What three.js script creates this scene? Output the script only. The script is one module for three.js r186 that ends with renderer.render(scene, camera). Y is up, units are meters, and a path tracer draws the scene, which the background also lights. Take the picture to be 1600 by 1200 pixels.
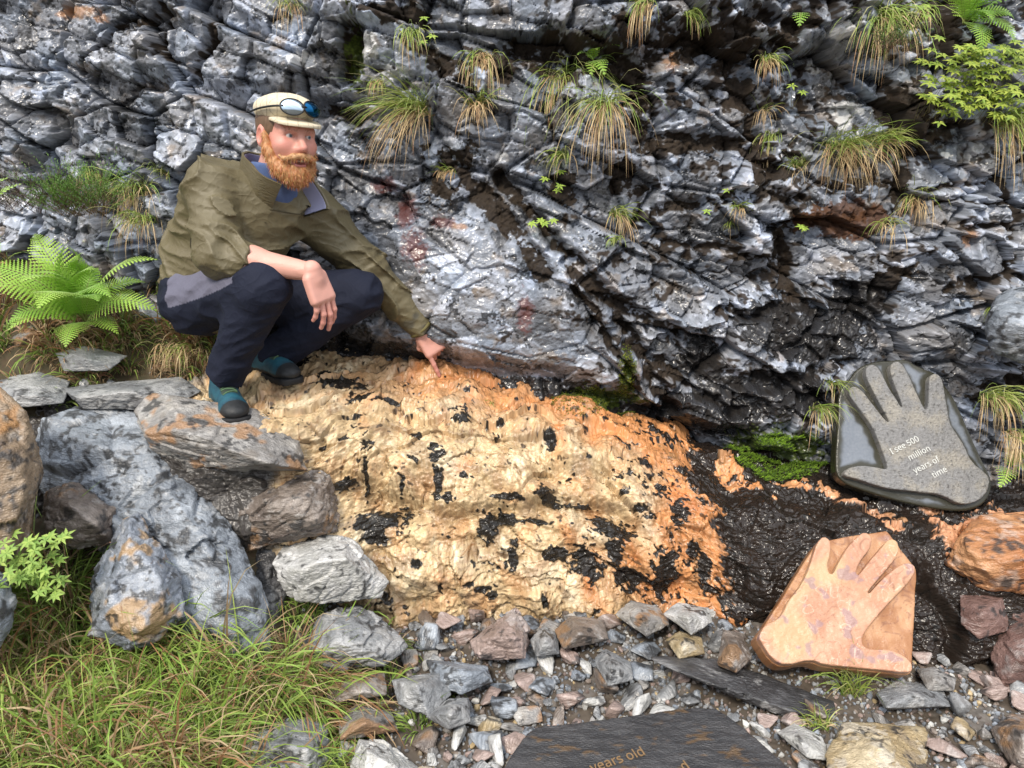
import * as THREE from 'three';
import { ConvexGeometry } from 'three/addons/geometries/ConvexGeometry.js';
import { mergeGeometries, mergeVertices } from 'three/addons/utils/BufferGeometryUtils.js';

// ---------------------------------------------------------------- camera, sky, sun, exposure
const F = 1202, PITCH = 15 * Math.PI / 180, EYE = 1.55;          // focal length in photo pixels (1600 wide)
const scene = new THREE.Scene();
const camera = new THREE.PerspectiveCamera(2 * Math.atan(600 / F) * 180 / Math.PI, 4 / 3, 0.05, 400);
camera.position.set(0, EYE, 0);
camera.rotation.x = -PITCH;
const renderer = new THREE.WebGLRenderer({ antialias: true });
renderer.toneMapping = THREE.LinearToneMapping;
renderer.toneMappingExposure = 2.4;
renderer.shadowMap.enabled = true;

{ // even overcast sky, brighter towards the zenith, with faint cloud mottling
  const W = 256, H = 128, d = new Float32Array(W * H * 4);
  for (let j = 0; j < H; j++) for (let i = 0; i < W; i++) {
    const el = ((j + .5) / H - .5) * Math.PI, az = (i + .5) / W * 2 * Math.PI, s = Math.max(0, Math.sin(el));
    const cl = 1 + .10 * Math.sin(az * 3 + 4 * el) * Math.sin(el * 7 + 1.3) + .07 * Math.sin(az * 7 - el * 9 + 2);
    const L = (0.34 + 0.66 * s) * (el > 0 ? cl : 1) * (el > -0.02 ? 1 : .35), k = (j * W + i) * 4;
    d[k] = L * .95; d[k + 1] = L * .985; d[k + 2] = L * 1.06; d[k + 3] = 1;
  }
  const t = new THREE.DataTexture(d, W, H, THREE.RGBAFormat, THREE.FloatType);
  t.mapping = THREE.EquirectangularReflectionMapping; t.magFilter = t.minFilter = THREE.LinearFilter; t.needsUpdate = true;
  scene.background = t; scene.environment = t;
}
const sun = new THREE.DirectionalLight(0xfff3e2, 1.5);
sun.position.set(-2.2, 7.5, 3.6); sun.target.position.set(0, .8, -2.6);
sun.castShadow = true; sun.shadow.radius = 22; sun.shadow.mapSize.set(2048, 2048);
Object.assign(sun.shadow.camera, { left: -4, right: 4, top: 4, bottom: -4, near: .5, far: 20 });
scene.add(sun, sun.target);

// ---------------------------------------------------------------- helpers
const V3 = (x, y, z) => new THREE.Vector3(x, y, z);
const cosP = Math.cos(PITCH), sinP = Math.sin(PITCH);
// the place that stands D metres ahead of the viewpoint where the survey photo shows (px, py)
function P(px, py, D) {
  const cx = (px - 800) / F, cy = -(py - 600) / F, t = D / (cosP + cy * sinP);
  return V3(cx * t, EYE + t * (cy * cosP - sinP), -D);
}
function rng(seed) { let a = seed >>> 0; return () => { a = (a + 0x6D2B79F5) | 0; let t = Math.imul(a ^ (a >>> 15), 1 | a); t = (t + Math.imul(t ^ (t >>> 7), 61 | t)) ^ t; return ((t ^ (t >>> 14)) >>> 0) / 4294967296; }; }
const clamp = (x, a = 0, b = 1) => x < a ? a : x > b ? b : x;
const mix = (a, b, t) => a + (b - a) * t;
const sst = (a, b, x) => { const t = clamp((x - a) / (b - a)); return t * t * (3 - 2 * t); };
const mix3 = (a, b, t) => [a[0] + (b[0] - a[0]) * t, a[1] + (b[1] - a[1]) * t, a[2] + (b[2] - a[2]) * t];
const PERM = new Uint8Array(512), GX = new Float32Array(256), GY = new Float32Array(256), GZ = new Float32Array(256);
{
  const r = rng(11), p = [...Array(256).keys()];
  for (let i = 255; i > 0; i--) { const j = Math.floor(r() * (i + 1)); [p[i], p[j]] = [p[j], p[i]]; }
  for (let i = 0; i < 512; i++) PERM[i] = p[i & 255];
  for (let i = 0; i < 256; i++) { const z = r() * 2 - 1, a = r() * 6.2832, q = Math.sqrt(1 - z * z); GX[i] = q * Math.cos(a); GY[i] = q * Math.sin(a); GZ[i] = z; }
}
function noise(x, y, z = 0) {          // gradient noise, about -1..1
  const X = Math.floor(x), Y = Math.floor(y), Z = Math.floor(z); x -= X; y -= Y; z -= Z;
  const i = X & 255, j = Y & 255, k = Z & 255;
  const u = x * x * x * (x * (x * 6 - 15) + 10), v = y * y * y * (y * (y * 6 - 15) + 10), w = z * z * z * (z * (z * 6 - 15) + 10);
  const A = PERM[i] + j, B = PERM[i + 1] + j, AA = PERM[A & 511] + k, AB = PERM[(A + 1) & 511] + k, BA = PERM[B & 511] + k, BB = PERM[(B + 1) & 511] + k;
  const g = (h, a, b, c) => { h = PERM[h & 511]; return GX[h] * a + GY[h] * b + GZ[h] * c; };
  const x1 = x - 1, y1 = y - 1, z1 = z - 1;
  const a0 = g(AA, x, y, z), a1 = g(BA, x1, y, z), a2 = g(AB, x, y1, z), a3 = g(BB, x1, y1, z);
  const b0 = g(AA + 1, x, y, z1), b1 = g(BA + 1, x1, y, z1), b2 = g(AB + 1, x, y1, z1), b3 = g(BB + 1, x1, y1, z1);
  const p0 = a0 + u * (a1 - a0), p1 = a2 + u * (a3 - a2), q0 = b0 + u * (b1 - b0), q1 = b2 + u * (b3 - b2);
  const r0 = p0 + v * (p1 - p0), r1 = q0 + v * (q1 - q0);
  return 1.5 * (r0 + w * (r1 - r0));
}
function fbm(x, y, z, o) { let s = 0, a = .5; for (let i = 0; i < o; i++) { s += a * noise(x, y, z); x = x * 2.03 + 3.1; y = y * 2.03 - 1.7; z = z * 2.03 + 5.3; a *= .5; } return s; }
const h2 = (i, j, s) => { let h = Math.imul(i, 374761393) ^ Math.imul(j, 668265263) ^ Math.imul(s, 2147483647 - 58); h = Math.imul(h ^ (h >>> 13), 1274126177); h ^= h >>> 16; return (h >>> 0) / 4294967296; };
// broken plates: cells whose faces are tilted planes. Returns [height, distance to the nearest joint, cell random]
const WO = [0, 0, 0];
function plates(u, v, seed, tilt = .9) {
  const I = Math.floor(u), J = Math.floor(v); let f1 = 9, f2 = 9, ci = 0, cj = 0, dx = 0, dy = 0;
  for (let b = -1; b <= 1; b++) for (let a = -1; a <= 1; a++) {
    const i = I + a, j = J + b, x = i + .1 + .8 * h2(i, j, seed) - u, y = j + .1 + .8 * h2(i, j, seed + 7) - v, d = x * x + y * y;
    if (d < f1) { f2 = f1; f1 = d; ci = i; cj = j; dx = x; dy = y; } else if (d < f2) f2 = d;
  }
  WO[2] = h2(ci, cj, seed + 19);
  WO[0] = WO[2] - .5 - tilt * (dx * (h2(ci, cj, seed + 3) - .5) + dy * (h2(ci, cj, seed + 5) - .5)) * 1.6;
  WO[1] = Math.sqrt(f2) - Math.sqrt(f1);
  return WO;
}
const taken = {};
function numbered(n) { const k = taken[n] = (taken[n] ?? -1) + 1; return k ? n + '_' + String(k).padStart(3, '0') : n; }
function tag(o, label, category, group, kind) {
  if (label) o.userData.label = label; if (category) o.userData.category = category; if (group) o.userData.group = group; if (kind) o.userData.kind = kind; return o;
}
function mesh(name, geo, mat, parent = scene) {
  const m = new THREE.Mesh(geo, mat); m.castShadow = m.receiveShadow = true;
  m.name = parent === scene ? numbered(name) : name; parent.add(m); return m;
}
function thing(name, label, category, pos, group) {
  const g = new THREE.Group(); g.name = numbered(name); if (pos) g.position.copy(pos); scene.add(g); return tag(g, label, category, group);
}
function dataTex(W, H, fn, srgb, wrap = THREE.RepeatWrapping) {     // fn(i, j, out) writes linear-or-encoded 0..1 rgb
  const d = new Uint8Array(W * H * 4), o = [0, 0, 0, 1];
  for (let j = 0; j < H; j++) for (let i = 0; i < W; i++) { fn(i, j, o); const k = (j * W + i) * 4; d[k] = clamp(o[0]) * 255; d[k + 1] = clamp(o[1]) * 255; d[k + 2] = clamp(o[2]) * 255; d[k + 3] = clamp(o[3]) * 255; }
  const t = new THREE.DataTexture(d, W, H, THREE.RGBAFormat); t.wrapS = t.wrapT = wrap; t.magFilter = THREE.LinearFilter; t.minFilter = THREE.LinearFilter;
  if (srgb) t.colorSpace = THREE.SRGBColorSpace; t.needsUpdate = true; return t;
}
const enc = c => c <= .0031308 ? c * 12.92 : 1.055 * Math.pow(c, 1 / 2.4) - .055;
function gridGeo(nx, ny, fn) {         // fn(i, j) -> [x, y, z, u, v]
  const pos = new Float32Array((nx + 1) * (ny + 1) * 3), uv = new Float32Array((nx + 1) * (ny + 1) * 2), idx = new Uint32Array(nx * ny * 6);
  let k = 0; for (let j = 0; j <= ny; j++) for (let i = 0; i <= nx; i++, k++) { const q = fn(i, j); pos[k * 3] = q[0]; pos[k * 3 + 1] = q[1]; pos[k * 3 + 2] = q[2]; uv[k * 2] = q[3]; uv[k * 2 + 1] = q[4]; }
  k = 0; for (let j = 0; j < ny; j++) for (let i = 0; i < nx; i++) { const a = j * (nx + 1) + i, b = a + 1, c = a + nx + 1, d = c + 1; idx[k++] = a; idx[k++] = b; idx[k++] = d; idx[k++] = a; idx[k++] = d; idx[k++] = c; }
  const g = new THREE.BufferGeometry(); g.setAttribute('position', new THREE.BufferAttribute(pos, 3)); g.setAttribute('uv', new THREE.BufferAttribute(uv, 2)); g.setIndex(new THREE.BufferAttribute(idx, 1)); g.computeVertexNormals(); return g;
}
function spread(parts) {               // [[from, to, step], ...] -> grid lines
  const o = []; for (const [a, b, s] of parts) { const n = Math.max(1, Math.round((b - a) / s)); for (let i = 0; i < n; i++) o.push(a + (b - a) * i / n); } o.push(parts[parts.length - 1][1]); return o;
}
function table(rows, x, c) {           // smooth lookup in rows sorted by their first entry
  if (x <= rows[0][0]) return rows[0][c]; const n = rows.length; if (x >= rows[n - 1][0]) return rows[n - 1][c];
  let i = 0; while (x > rows[i + 1][0]) i++; return mix(rows[i][c], rows[i + 1][c], sst(rows[i][0], rows[i + 1][0], x) * .5 + .5 * (x - rows[i][0]) / (rows[i + 1][0] - rows[i][0]));
}
function segDist(x, y, pts) { let m = 9; for (let i = 0; i + 1 < pts.length; i++) { const [ax, ay] = pts[i], [bx, by] = pts[i + 1], dx = bx - ax, dy = by - ay, t = clamp(((x - ax) * dx + (y - ay) * dy) / (dx * dx + dy * dy)); m = Math.min(m, Math.hypot(x - ax - t * dx, y - ay - t * dy)); } return m; }

// ---------------------------------------------------------------- the setting: cliff, limestone ledge, ground
// where the foot of the cliff meets the ledge: x -> back height, back distance, foot distance, foot height
const LEDGE = [[-1.9, .86, 3.05, 2.4, .45], [-1.3, .83, 3.02, 2.36, .4], [-.85, .81, 3.0, 2.36, .18], [-.5, .785, 3.0, 2.38, .06], [-.25, .755, 3.0, 2.37, .03], [.25, .65, 3.0, 2.41, .03], [.6, .53, 2.97, 2.43, .03], [.85, .42, 2.92, 2.34, .02], [1.2, .40, 2.86, 2.2, .02], [1.6, .36, 2.8, 2.12, .02], [1.95, .34, 2.75, 2.1, .02], [2.6, .33, 2.7, 2.1, .02]];
const CL = (px, py) => { const p = P(px, py, 3.04); return [p.x, p.y]; };
const CLs = a => a.map(q => CL(q[0], q[1]));
// joints and gullies in the cliff: line, width, depth, how much peat fills it
const GULLY = [
  [[[772, 268], [830, 335], [885, 395], [950, 470], [1000, 560], [1050, 640]], .030, .085, 1],
  [[[690, 255], [745, 292], [800, 350], [850, 420]], .04, .05, 1],
  [[[880, 395], [905, 460], [960, 540], [985, 600]], .016, .04, 1],
  [[[960, 470], [1020, 500], [1060, 510]], .030, .07, .9],
  [[[1000, 222], [1080, 212], [1165, 225], [1200, 262]], .030, .05, 1],
  [[[1232, 375], [1238, 455], [1228, 500]], .028, .06, 1],
  [[[1000, 175], [1010, 225]], .03, .03, 1],
  [[[545, 45], [552, 85], [545, 118]], .035, .09, 1],
  [[[505, 168], [560, 178]], .03, .12, .8],
  [[[330, 0], [338, 60], [300, 125]], .018, .06, .8],
  [[[250, 10], [244, 82]], .018, .06, .9],
  [[[100, 105], [130, 70], [160, 35], [235, 25]], .014, .05, .8],
  [[[60, 145], [110, 110]], .010, .03, .5],
  [[[240, 75], [262, 96], [310, 92]], .010, .035, .6],
  [[[40, 200], [160, 150], [230, 118]], .008, .03, .3],
  [[[585, 100], [650, 150], [690, 210]], .010, .04, .5],
  [[[640, 70], [700, 100], [735, 130]], .030, .05, 1],
  [[[800, 60], [900, 78], [1010, 110]], .045, .10, 1],
  [[[1030, 60], [1120, 48], [1235, 40]], .055, .14, 1],
  [[[1140, 90], [1180, 160], [1195, 235]], .03, .06, .9],
  [[[1270, 150], [1285, 200]], .02, .06, .9],
  [[[1400, 120], [1425, 250], [1420, 330]], .035, .05, 1],
  [[[1440, 292], [1560, 288]], .010, .04, 1], [[[1460, 318], [1570, 314]], .008, .035, 1], [[[1470, 350], [1580, 352]], .012, .04, 1],
  [[[1470, 450], [1580, 425]], .012, .04, 1], [[[1568, 250], [1578, 350], [1560, 430]], .016, .06, 1],
  [[[1120, 480], [1180, 490], [1225, 478]], .016, .05, .9], [[[1010, 380], [1090, 390], [1190, 400]], .014, .04, .8],
  [[[1010, 330], [1100, 322], [1180, 300], [1260, 312]], .018, .04, .9], [[[1050, 430], [1130, 425], [1220, 420]], .010, .03, .7],
  [[[1090, 570], [1140, 590], [1290, 580], [1330, 560]], .030, .05, .8], [[[600, 290], [660, 340], [735, 385]], .005, .02, 0],
  [[[920, 440], [1010, 480], [1080, 560]], .012, .04, .6], [[[1010, 560], [1080, 600], [1140, 640]], .02, .05, 1],
].map(([l, w, d, s]) => [CLs(l), w, d, s]);
// peat, black algae and moss on the face: centre, half sizes, kind (0 peat, 1 black algae, 2 moss, 3 red-brown peat, 4 rusty stain, 5 bright quartz)
const PATCH = [
  [1280, 520, 110, 50, 1], [1200, 500, 55, 35, 1], [1350, 470, 45, 40, 1], [1390, 430, 40, 35, 0], [1330, 345, 70, 30, 3], [1260, 350, 50, 28, 0], [1180, 280, 50, 25, 0],
  [1130, 60, 110, 42, 0], [900, 85, 95, 30, 0], [760, 100, 50, 30, 0], [690, 300, 40, 26, 0], [555, 80, 14, 50, 2], [1010, 150, 18, 60, 0], [1160, 130, 30, 50, 0], [1440, 180, 40, 70, 0],
  [1480, 40, 110, 50, 0], [700, 240, 45, 20, 0], [970, 270, 22, 40, 0], [880, 290, 26, 30, 0], [1060, 230, 60, 12, 0], [1240, 240, 40, 25, 0], [1330, 290, 90, 14, 0],
  [1150, 400, 60, 7, 0], [1010, 300, 30, 10, 0], [620, 20, 60, 20, 0], [975, 590, 13, 55, 2], [940, 625, 75, 24, 2], [1210, 700, 80, 50, 2], [1110, 640, 70, 60, 1], [1200, 610, 90, 40, 1], [1090, 560, 40, 40, 1],
  [800, 612, 170, 24, 1], [560, 560, 140, 30, 1], [640, 590, 90, 26, 1], [940, 650, 90, 22, 1], [1040, 660, 80, 40, 1], [420, 540, 120, 40, 1], [1580, 610, 70, 60, 0],
  [80, 10, 70, 12, 4], [150, 25, 18, 10, 4], [690, 345, 26, 12, 6], [640, 330, 22, 30, 6], [655, 385, 26, 34, 6], [720, 352, 16, 8, 4], [1060, 90, 24, 20, 4], [1500, 370, 14, 24, 4], [820, 480, 16, 40, 6], [600, 290, 30, 16, 6],
  [1300, 95, 12, 12, 5], [1345, 165, 36, 12, 5], [1320, 45, 20, 14, 5], [1475, 242, 8, 6, 5], [1170, 295, 16, 7, 5], [478, 98, 18, 14, 5], [575, 75, 26, 22, 5], [615, 115, 22, 12, 5], [785, 245, 12, 8, 5], [1340, 190, 12, 14, 5],
].map(([x, y, a, b, k]) => { const c = CL(x, y); return [c[0], c[1], a / 400, b / 400, k]; });
const TOPY = 2.1;
function cliffBase(x, y) {             // distance of the smooth face
  const yb = table(LEDGE, x, 1);
  let D = 3.03 + .10 * (y - 1.1) - .05 * Math.cos(x * 1.3 + .4);
  D += .17 * (1 - sst(yb + .02, yb + .20, y)) * sst(-1.3, -.7, x) * (1 - .6 * sst(.9, 1.3, x));         // hollow at the foot
  D -= .06 * sst(.75, 1.1, y) * (1 - sst(1.1, 1.6, y)) * sst(-.7, -.2, x) * (1 - sst(.25, .5, x));     // smooth grey slab bulges
  D -= .10 * sst(1.25, 1.75, x) * sst(.7, .95, y);                                                     // blocks on the right stand forward
  D -= .14 * sst(1.98, 2.08, y) * sst(.0, .3, x) * (1 - sst(1.25, 1.5, x));                            // brow over the dark hollow
  D -= .06 * sst(1.72, 1.8, y + .12 * x) * sst(-2.6, -.9, x) * (1 - sst(-.5, -.1, x));
  D += .22 * sst(2.3, 4.0, y) + .08 * sst(-1.2, -1.8, x);
  return D;
}
const gullyAt = [0, 0];
function gullies(x, y) {
  let d = 0, s = 0; const wn = noise(x * 6.5, y * 6.5, 23) + .5 * noise(x * 17, y * 17, 24), wx = .032 * noise(x * 9, y * 9, 3) + .014 * noise(x * 31, y * 31, 8), wy = .032 * noise(x * 9, y * 9, 13) + .014 * noise(x * 31, y * 31, 18);
  for (const [l, w0, dep, soil] of GULLY) { const w = w0 * (.85 + .75 * wn); const q = segDist(x + wx, y + wy, l); if (q < w * 3) { const k = 1 - sst(w * .5, w * 1.7, q); d = Math.max(d, dep * k); s = Math.max(s, soil * (1 - sst(w * .7, w * 1.5, q))); } }
  gullyAt[0] = d; gullyAt[1] = s; return gullyAt;
}
const patchAt = new Float32Array(8);
function patches(x, y) {
  patchAt.fill(-1); const n = .55 * noise(x * 11, y * 11, 21) + .42 * noise(x * 27, y * 27, 4) + .3 * noise(x * 60, y * 60, 9) + .2 * noise(x * 140, y * 140, 2);
  for (const [a, b, rx, ry, k] of PATCH) { const q = Math.hypot((x - a) / rx, (y - b) / ry); if (q < 2) patchAt[k] = Math.max(patchAt[k], 1 - q + n * .75); }
  return patchAt;
}
const FOL = -.30, cF = Math.cos(FOL), sF = Math.sin(FOL);
function cliffH(x, y) {                // relief in metres
  const wx = x + .03 * noise(x * 3, y * 3, 1), wy = y + .03 * noise(x * 3, y * 3, 2);
  const u = wx * cF + wy * sF, v = -wx * sF + wy * cF;
  const slab = sst(-.75, -.5, x) * (1 - sst(.18, .36, x - .25 * (1.2 - y))) * (1 - sst(1.36, 1.5, y)) * sst(.7, .8, y);     // the smoother slab beside the hand
  const A = 1 - .8 * slab;
  let h = 0, w = plates(u * 2.3, v * 3.6, 1, 1.1); h += .13 * A * (1 - .55 * sst(1.1, 1.6, x)) * w[0] - .045 * A * (1 - sst(.0, .07, w[1]));
  w = plates(u * 6.2 + 4, v * 9.4 + 2, 2, 1.4); h += .058 * A * w[0] - .022 * A * (1 - sst(.0, .09, w[1]));
  const j = .012 * noise(x * 14, y * 14, 5);
  w = plates((u + j) * 15 + 9, (v - j) * 23 + 5, 3, 1.4); h += .018 * (.3 + .7 * A) * w[0] - .008 * A * (1 - sst(0, .10, w[1]));
  w = plates((u - j) * 40, (v + j) * 60, 4, 1.3); h += .0045 * (.5 + .5 * A) * w[0];
  h += .004 * A * noise(u * 9, v * 14, 7) + .0022 * noise(u * 40, v * 75, 8) + .0016 * noise(u * 80, v * 130, 9);
  return h;
}
function cliffZ(x, y) {
  const g = gullies(x, y), d = g[0], s = g[1], p = patches(x, y);
  let h = cliffH(x, y) * (1 - .25 * s) - d * .85 + s * (.009 * noise(x * 48, y * 48, 63) + .006 * noise(x * 110, y * 110, 64));
  const soft = Math.max(sst(0, .25, p[0]), sst(0, .25, p[1]), sst(0, .25, p[2]), sst(0, .25, p[3]));
  if (soft > 0) h += soft * (.008 + .010 * noise(x * 40, y * 40, 3) + .006 * noise(x * 95, y * 95, 4));
  return -(cliffBase(x, y) - h);
}
const CX0 = -2.5, CX1 = 2.5, CY0 = .25, CY1 = 2.45;
function cliffColour(x, y, o) {
  const g = gullies(x, y), s = g[1], p = patches(x, y);
  const wx = x + .03 * noise(x * 3, y * 3, 1), wy = y + .03 * noise(x * 3, y * 3, 2), u = wx * cF + wy * sF, v = -wx * sF + wy * cF, j = .012 * noise(x * 14, y * 14, 5);
  const c1 = plates(u * 6.2 + 4, v * 9.4 + 2, 2)[2], c2 = plates((u + j) * 15 + 9, (v - j) * 23 + 5, 3)[2], c3 = plates((u - j) * 40, (v + j) * 60, 4)[2];
  const lam = .5 + .5 * noise(u * 22 + noise(x * 30, y * 30, 6), v * 105, 3), spk = noise(x * 190, y * 190, 5), bl = noise(x * 5, y * 5, 12), mid = noise(x * 46, y * 60, 15);
  let L = .225 + .17 * (c1 - .5) + .14 * (c2 - .5) + .07 * (c3 - .5) + .06 * (lam - .5) + .05 * spk + .05 * bl + .05 * mid;
  L = Math.max(.045, L);
  const cool = clamp(.55 + .5 * noise(x * 7, y * 7, 31) + .3 * (c2 - .5));
  let r = L * mix(1.02, .82, cool), gg = L * .985, b = L * mix(.98, 1.26, cool);
  const hi = sst(.55, .85, c3 * .3 + lam * .12 + .22 * mid + .25 * c1 + .3 * c2); r += .14 * hi; gg += .152 * hi; b += .19 * hi;      // silvery mica faces
  const dk = sst(.27, .37, noise(x * 11, y * 14, 41) * .7 + noise(x * 44, y * 52, 42) * .5 + .3 * noise(x * 110, y * 120, 44) + .2 * noise(x * 3, y * 3, 43)); const kd = 1 - .80 * dk; r *= kd; gg *= kd; b *= kd;      // black lichen flecks
  const br = sst(.25, .6, noise(x * 9, y * 12, 51) + .4 * noise(x * 40, y * 40, 52)) * .5; r = mix(r, L * 1.05, br); gg = mix(gg, L * .82, br); b = mix(b, L * .6, br);
  const put = (m, R, G, B) => { r = mix(r, R, m); gg = mix(gg, G, m); b = mix(b, B, m); };
  put(sst(.05, .3, p[5]) * .85, .62, .63, .64);
  put(sst(.1, .6, p[4]) * .6, .42, .2, .07); put(sst(.05, .6, p[6] + .3 * noise(x * 80, y * 80, 1)) * .75, .13, .045, .04);
  const e = .5 + .5 * noise(x * 120, y * 120, 77);
  const cl = .5 * sst(.55, .8, c2) + .35 * sst(.6, .85, c3), soil = Math.max(sst(.38, .6, s * .9 + .5 * noise(x * 26, y * 26, 61) + .3 * noise(x * 80, y * 80, 62) - .6 * cl), sst(-.02, .10, p[0] - 1.1 * cl));
  put(soil * .96, .022 + .022 * e, .017 + .015 * e, .013 + .009 * e);
  // more peat and algae in the broken right half
  const rag = sst(.30, .46, .55 * noise(x * 6, y * 9, 71) + .45 * noise(x * 19, y * 26, 72) + .28 * noise(x * 52, y * 60, 73) + .30 * sst(-.05, .5, x) - .14 + .10 * sst(1.5, 2.1, y) * sst(-.4, .2, x) - .25 * sst(1.45, 1.65, x) * (1 - sst(1.5, 1.65, y)));
  put(rag * .95, .024 + .022 * e, .019 + .015 * e, .015 + .010 * e);
  put(sst(-.05, .12, p[3]) * .9, .07 + .03 * e, .035 + .012 * e, .022);
  put(sst(-.05, .10, p[1]) * .95, .012 + .012 * e, .011 + .011 * e, .011 + .010 * e);
  put(sst(.05, .25, p[2] + .5 * noise(x * 70, y * 70, 33)) * .9, .035 + .09 * e * e, .05 + .12 * e * e, .008 + .012 * e);
  o[0] = enc(r); o[1] = enc(gg); o[2] = enc(b); patchAt[7] = Math.max(soil, rag, sst(0, .1, p[3]));
}
console.log('cliff');
{
  const W = 2048, H = 900, wet = new Float32Array(W * H);
  const map = dataTex(W, H, (i, j, o) => { cliffColour(CX0 + (i + .5) / W * (CX1 - CX0), CY0 + (j + .5) / H * (CY1 - CY0), o); wet[j * W + i] = patchAt[7]; }, true, THREE.MirroredRepeatWrapping);
  const rough = dataTex(W / 2, H / 2, (i, j, o) => { const x = CX0 + (i + .5) / W * 2 * 5, y = CY0 + (j + .5) / H * 2 * 2.2; const q = .27 + .14 * noise(x * 12, y * 12, 5) + .10 * noise(x * 60, y * 60, 6); o[0] = o[1] = o[2] = mix(q, .85, wet[(2 * j) * W + 2 * i]); }, false, THREE.MirroredRepeatWrapping);
  const bump = dataTex(W, H, (i, j, o) => { const x = CX0 + (i + .5) / W * 5, y = CY0 + (j + .5) / H * 2.2, u = x * cF + y * sF, v = -x * sF + y * cF; o[0] = o[1] = o[2] = .5 + .25 * noise(u * 60, v * 105, 1) + .22 * noise(u * 130, v * 190, 2) + .15 * noise(x * 260, y * 260, 3); }, false, THREE.MirroredRepeatWrapping);
  const spec = dataTex(W / 2, H / 2, (i, j, o) => { o[0] = o[1] = o[2] = o[3] = 1 - .8 * wet[(2 * j) * W + 2 * i]; }, false, THREE.MirroredRepeatWrapping);
  const mat = new THREE.MeshPhysicalMaterial({ map, roughnessMap: rough, roughness: 1, bumpMap: bump, bumpScale: .0035, specularIntensityMap: spec });
  const xs = spread([[-7, -2.5, .12], [-2.5, 2.5, .0056], [2.5, 7, .12]]), ys = spread([[-.4, .3, .04], [.3, 2.36, .0052], [2.36, 5, .1]]);
  const far = (x, y) => cliffBase(clamp(x, -3, 3), y);
  const g = gridGeo(xs.length - 1, ys.length - 1, (i, j) => { const x = xs[i], y = ys[j]; const z = (Math.abs(x) > 2.6 || y > 2.6) ? -far(x, y) + .25 * fbm(x * 1.5, y * 1.5, 3, 4) : cliffZ(x, y); return [x, y, z, (x - CX0) / 5, (y - CY0) / 2.2]; });
  tag(mesh('cliff', g, mat), 'wet grey schist cliff with silvery faces and peat-filled joints', 'cliff', null, 'structure');
}
const onCliff = (px, py, out = 0) => {  // walk the line of sight to the rock
  let D = 2.5; for (; D < 3.7; D += .006) { const p = P(px, py, D); if (p.z < cliffZ(p.x, p.y)) break; } const p = P(px, py, D); p.z += out; return p;
};

// the ledge: s along x, v from the back (0) over the crest to the foot (1)
function ledgeBase(x, v) {
  const yb = table(LEDGE, x, 1), Db = table(LEDGE, x, 2) + .16, Df = table(LEDGE, x, 3), yf = table(LEDGE, x, 4) - .04;
  const Dc = Db - table([[-1.6, .36], [-1.25, .46], [-1.08, .66], [-.8, .66], [-.45, .36], [3, .34]], x, 1), yc = yb - .03, k = .26;
  if (v < k) { const t = v / k; return [mix(Db, Dc, t), mix(yb + .02, yc, t * t), .55 * t]; }
  const t = (v - k) / (1 - k), bul = Math.sin(Math.PI * Math.min(1, t * 1.02)) * .075 + .05 * sst(0, .16, t) * (1 - sst(.5, 1, t));
  return [mix(Dc, Df, t) - bul * .8, mix(yc, yf, t) + bul * .55, .55 + .45 * sst(0, .2, t)];
}
const tOf = (x, v) => { const Db = table(LEDGE, x, 2) + .16, c = table([[-1.6, .36], [-1.25, .46], [-1.08, .66], [-.8, .66], [-.45, .36], [3, .34]], x, 1), yb = table(LEDGE, x, 1), lf = Math.hypot(Db - c - table(LEDGE, x, 3), yb - table(LEDGE, x, 4)) * 1.08; return v < .26 ? (v / .26 - 1) * c : (v - .26) / .74 * lf; };   // metres down the surface from the crest
const LE = (px, py) => {                // (x, v) of the ledge on a line of sight
  let best = 9, bx = 0, bv = 0; for (let v = .04; v <= 1; v += .01) { let x = 0; for (let k = 0; k < 4; k++) { const D = ledgeBase(x, v)[0]; x = P(px, py, D).x; } const q = ledgeBase(x, v), y = P(px, py, q[0]).y, e = Math.abs(y - q[1]); if (e < best) { best = e; bx = x; bv = v; } } return [bx, bv];
};
const BLK = [[530, 606, 36, 12], [565, 622, 30, 8], [505, 592, 20, 8], [610, 632, 20, 5], [470, 575, 26, 10], [577, 701, 9, 14], [573, 740, 4, 30], [534, 756, 13, 12], [686, 711, 15, 16], [684, 750, 8, 22], [860, 702, 8, 20], [1004, 723, 12, 12], [1016, 745, 7, 9], [855, 778, 20, 13], [795, 808, 20, 12], [600, 815, 42, 17], [585, 840, 22, 12], [762, 825, 18, 26], [800, 868, 8, 18], [871, 863, 20, 14], [919, 885, 30, 26], [952, 830, 30, 22], [957, 860, 16, 28], [985, 903, 26, 22], [1037, 893, 26, 42], [1080, 858, 13, 20], [1100, 895, 12, 38], [850, 932, 5, 12], [752, 915, 12, 4], [770, 930, 9, 4], [735, 905, 8, 4], [790, 775, 26, 5], [830, 812, 50, 5], [900, 790, 40, 5], [540, 690, 8, 5], [500, 700, 7, 5], [630, 765, 5, 20], [720, 655, 16, 4], [780, 660, 8, 4], [560, 655, 20, 4], [650, 680, 12, 5], [920, 715, 6, 5], [990, 680, 6, 4], [700, 780, 8, 12], [650, 880, 8, 8], [1000, 800, 10, 9], [975, 770, 8, 6], [1060, 800, 16, 22], [1030, 760, 8, 14]]
  .map(([px, py, a, b]) => { const [x, v] = LE(px, py); return [x, v, a / 440, b / 470]; });
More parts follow.
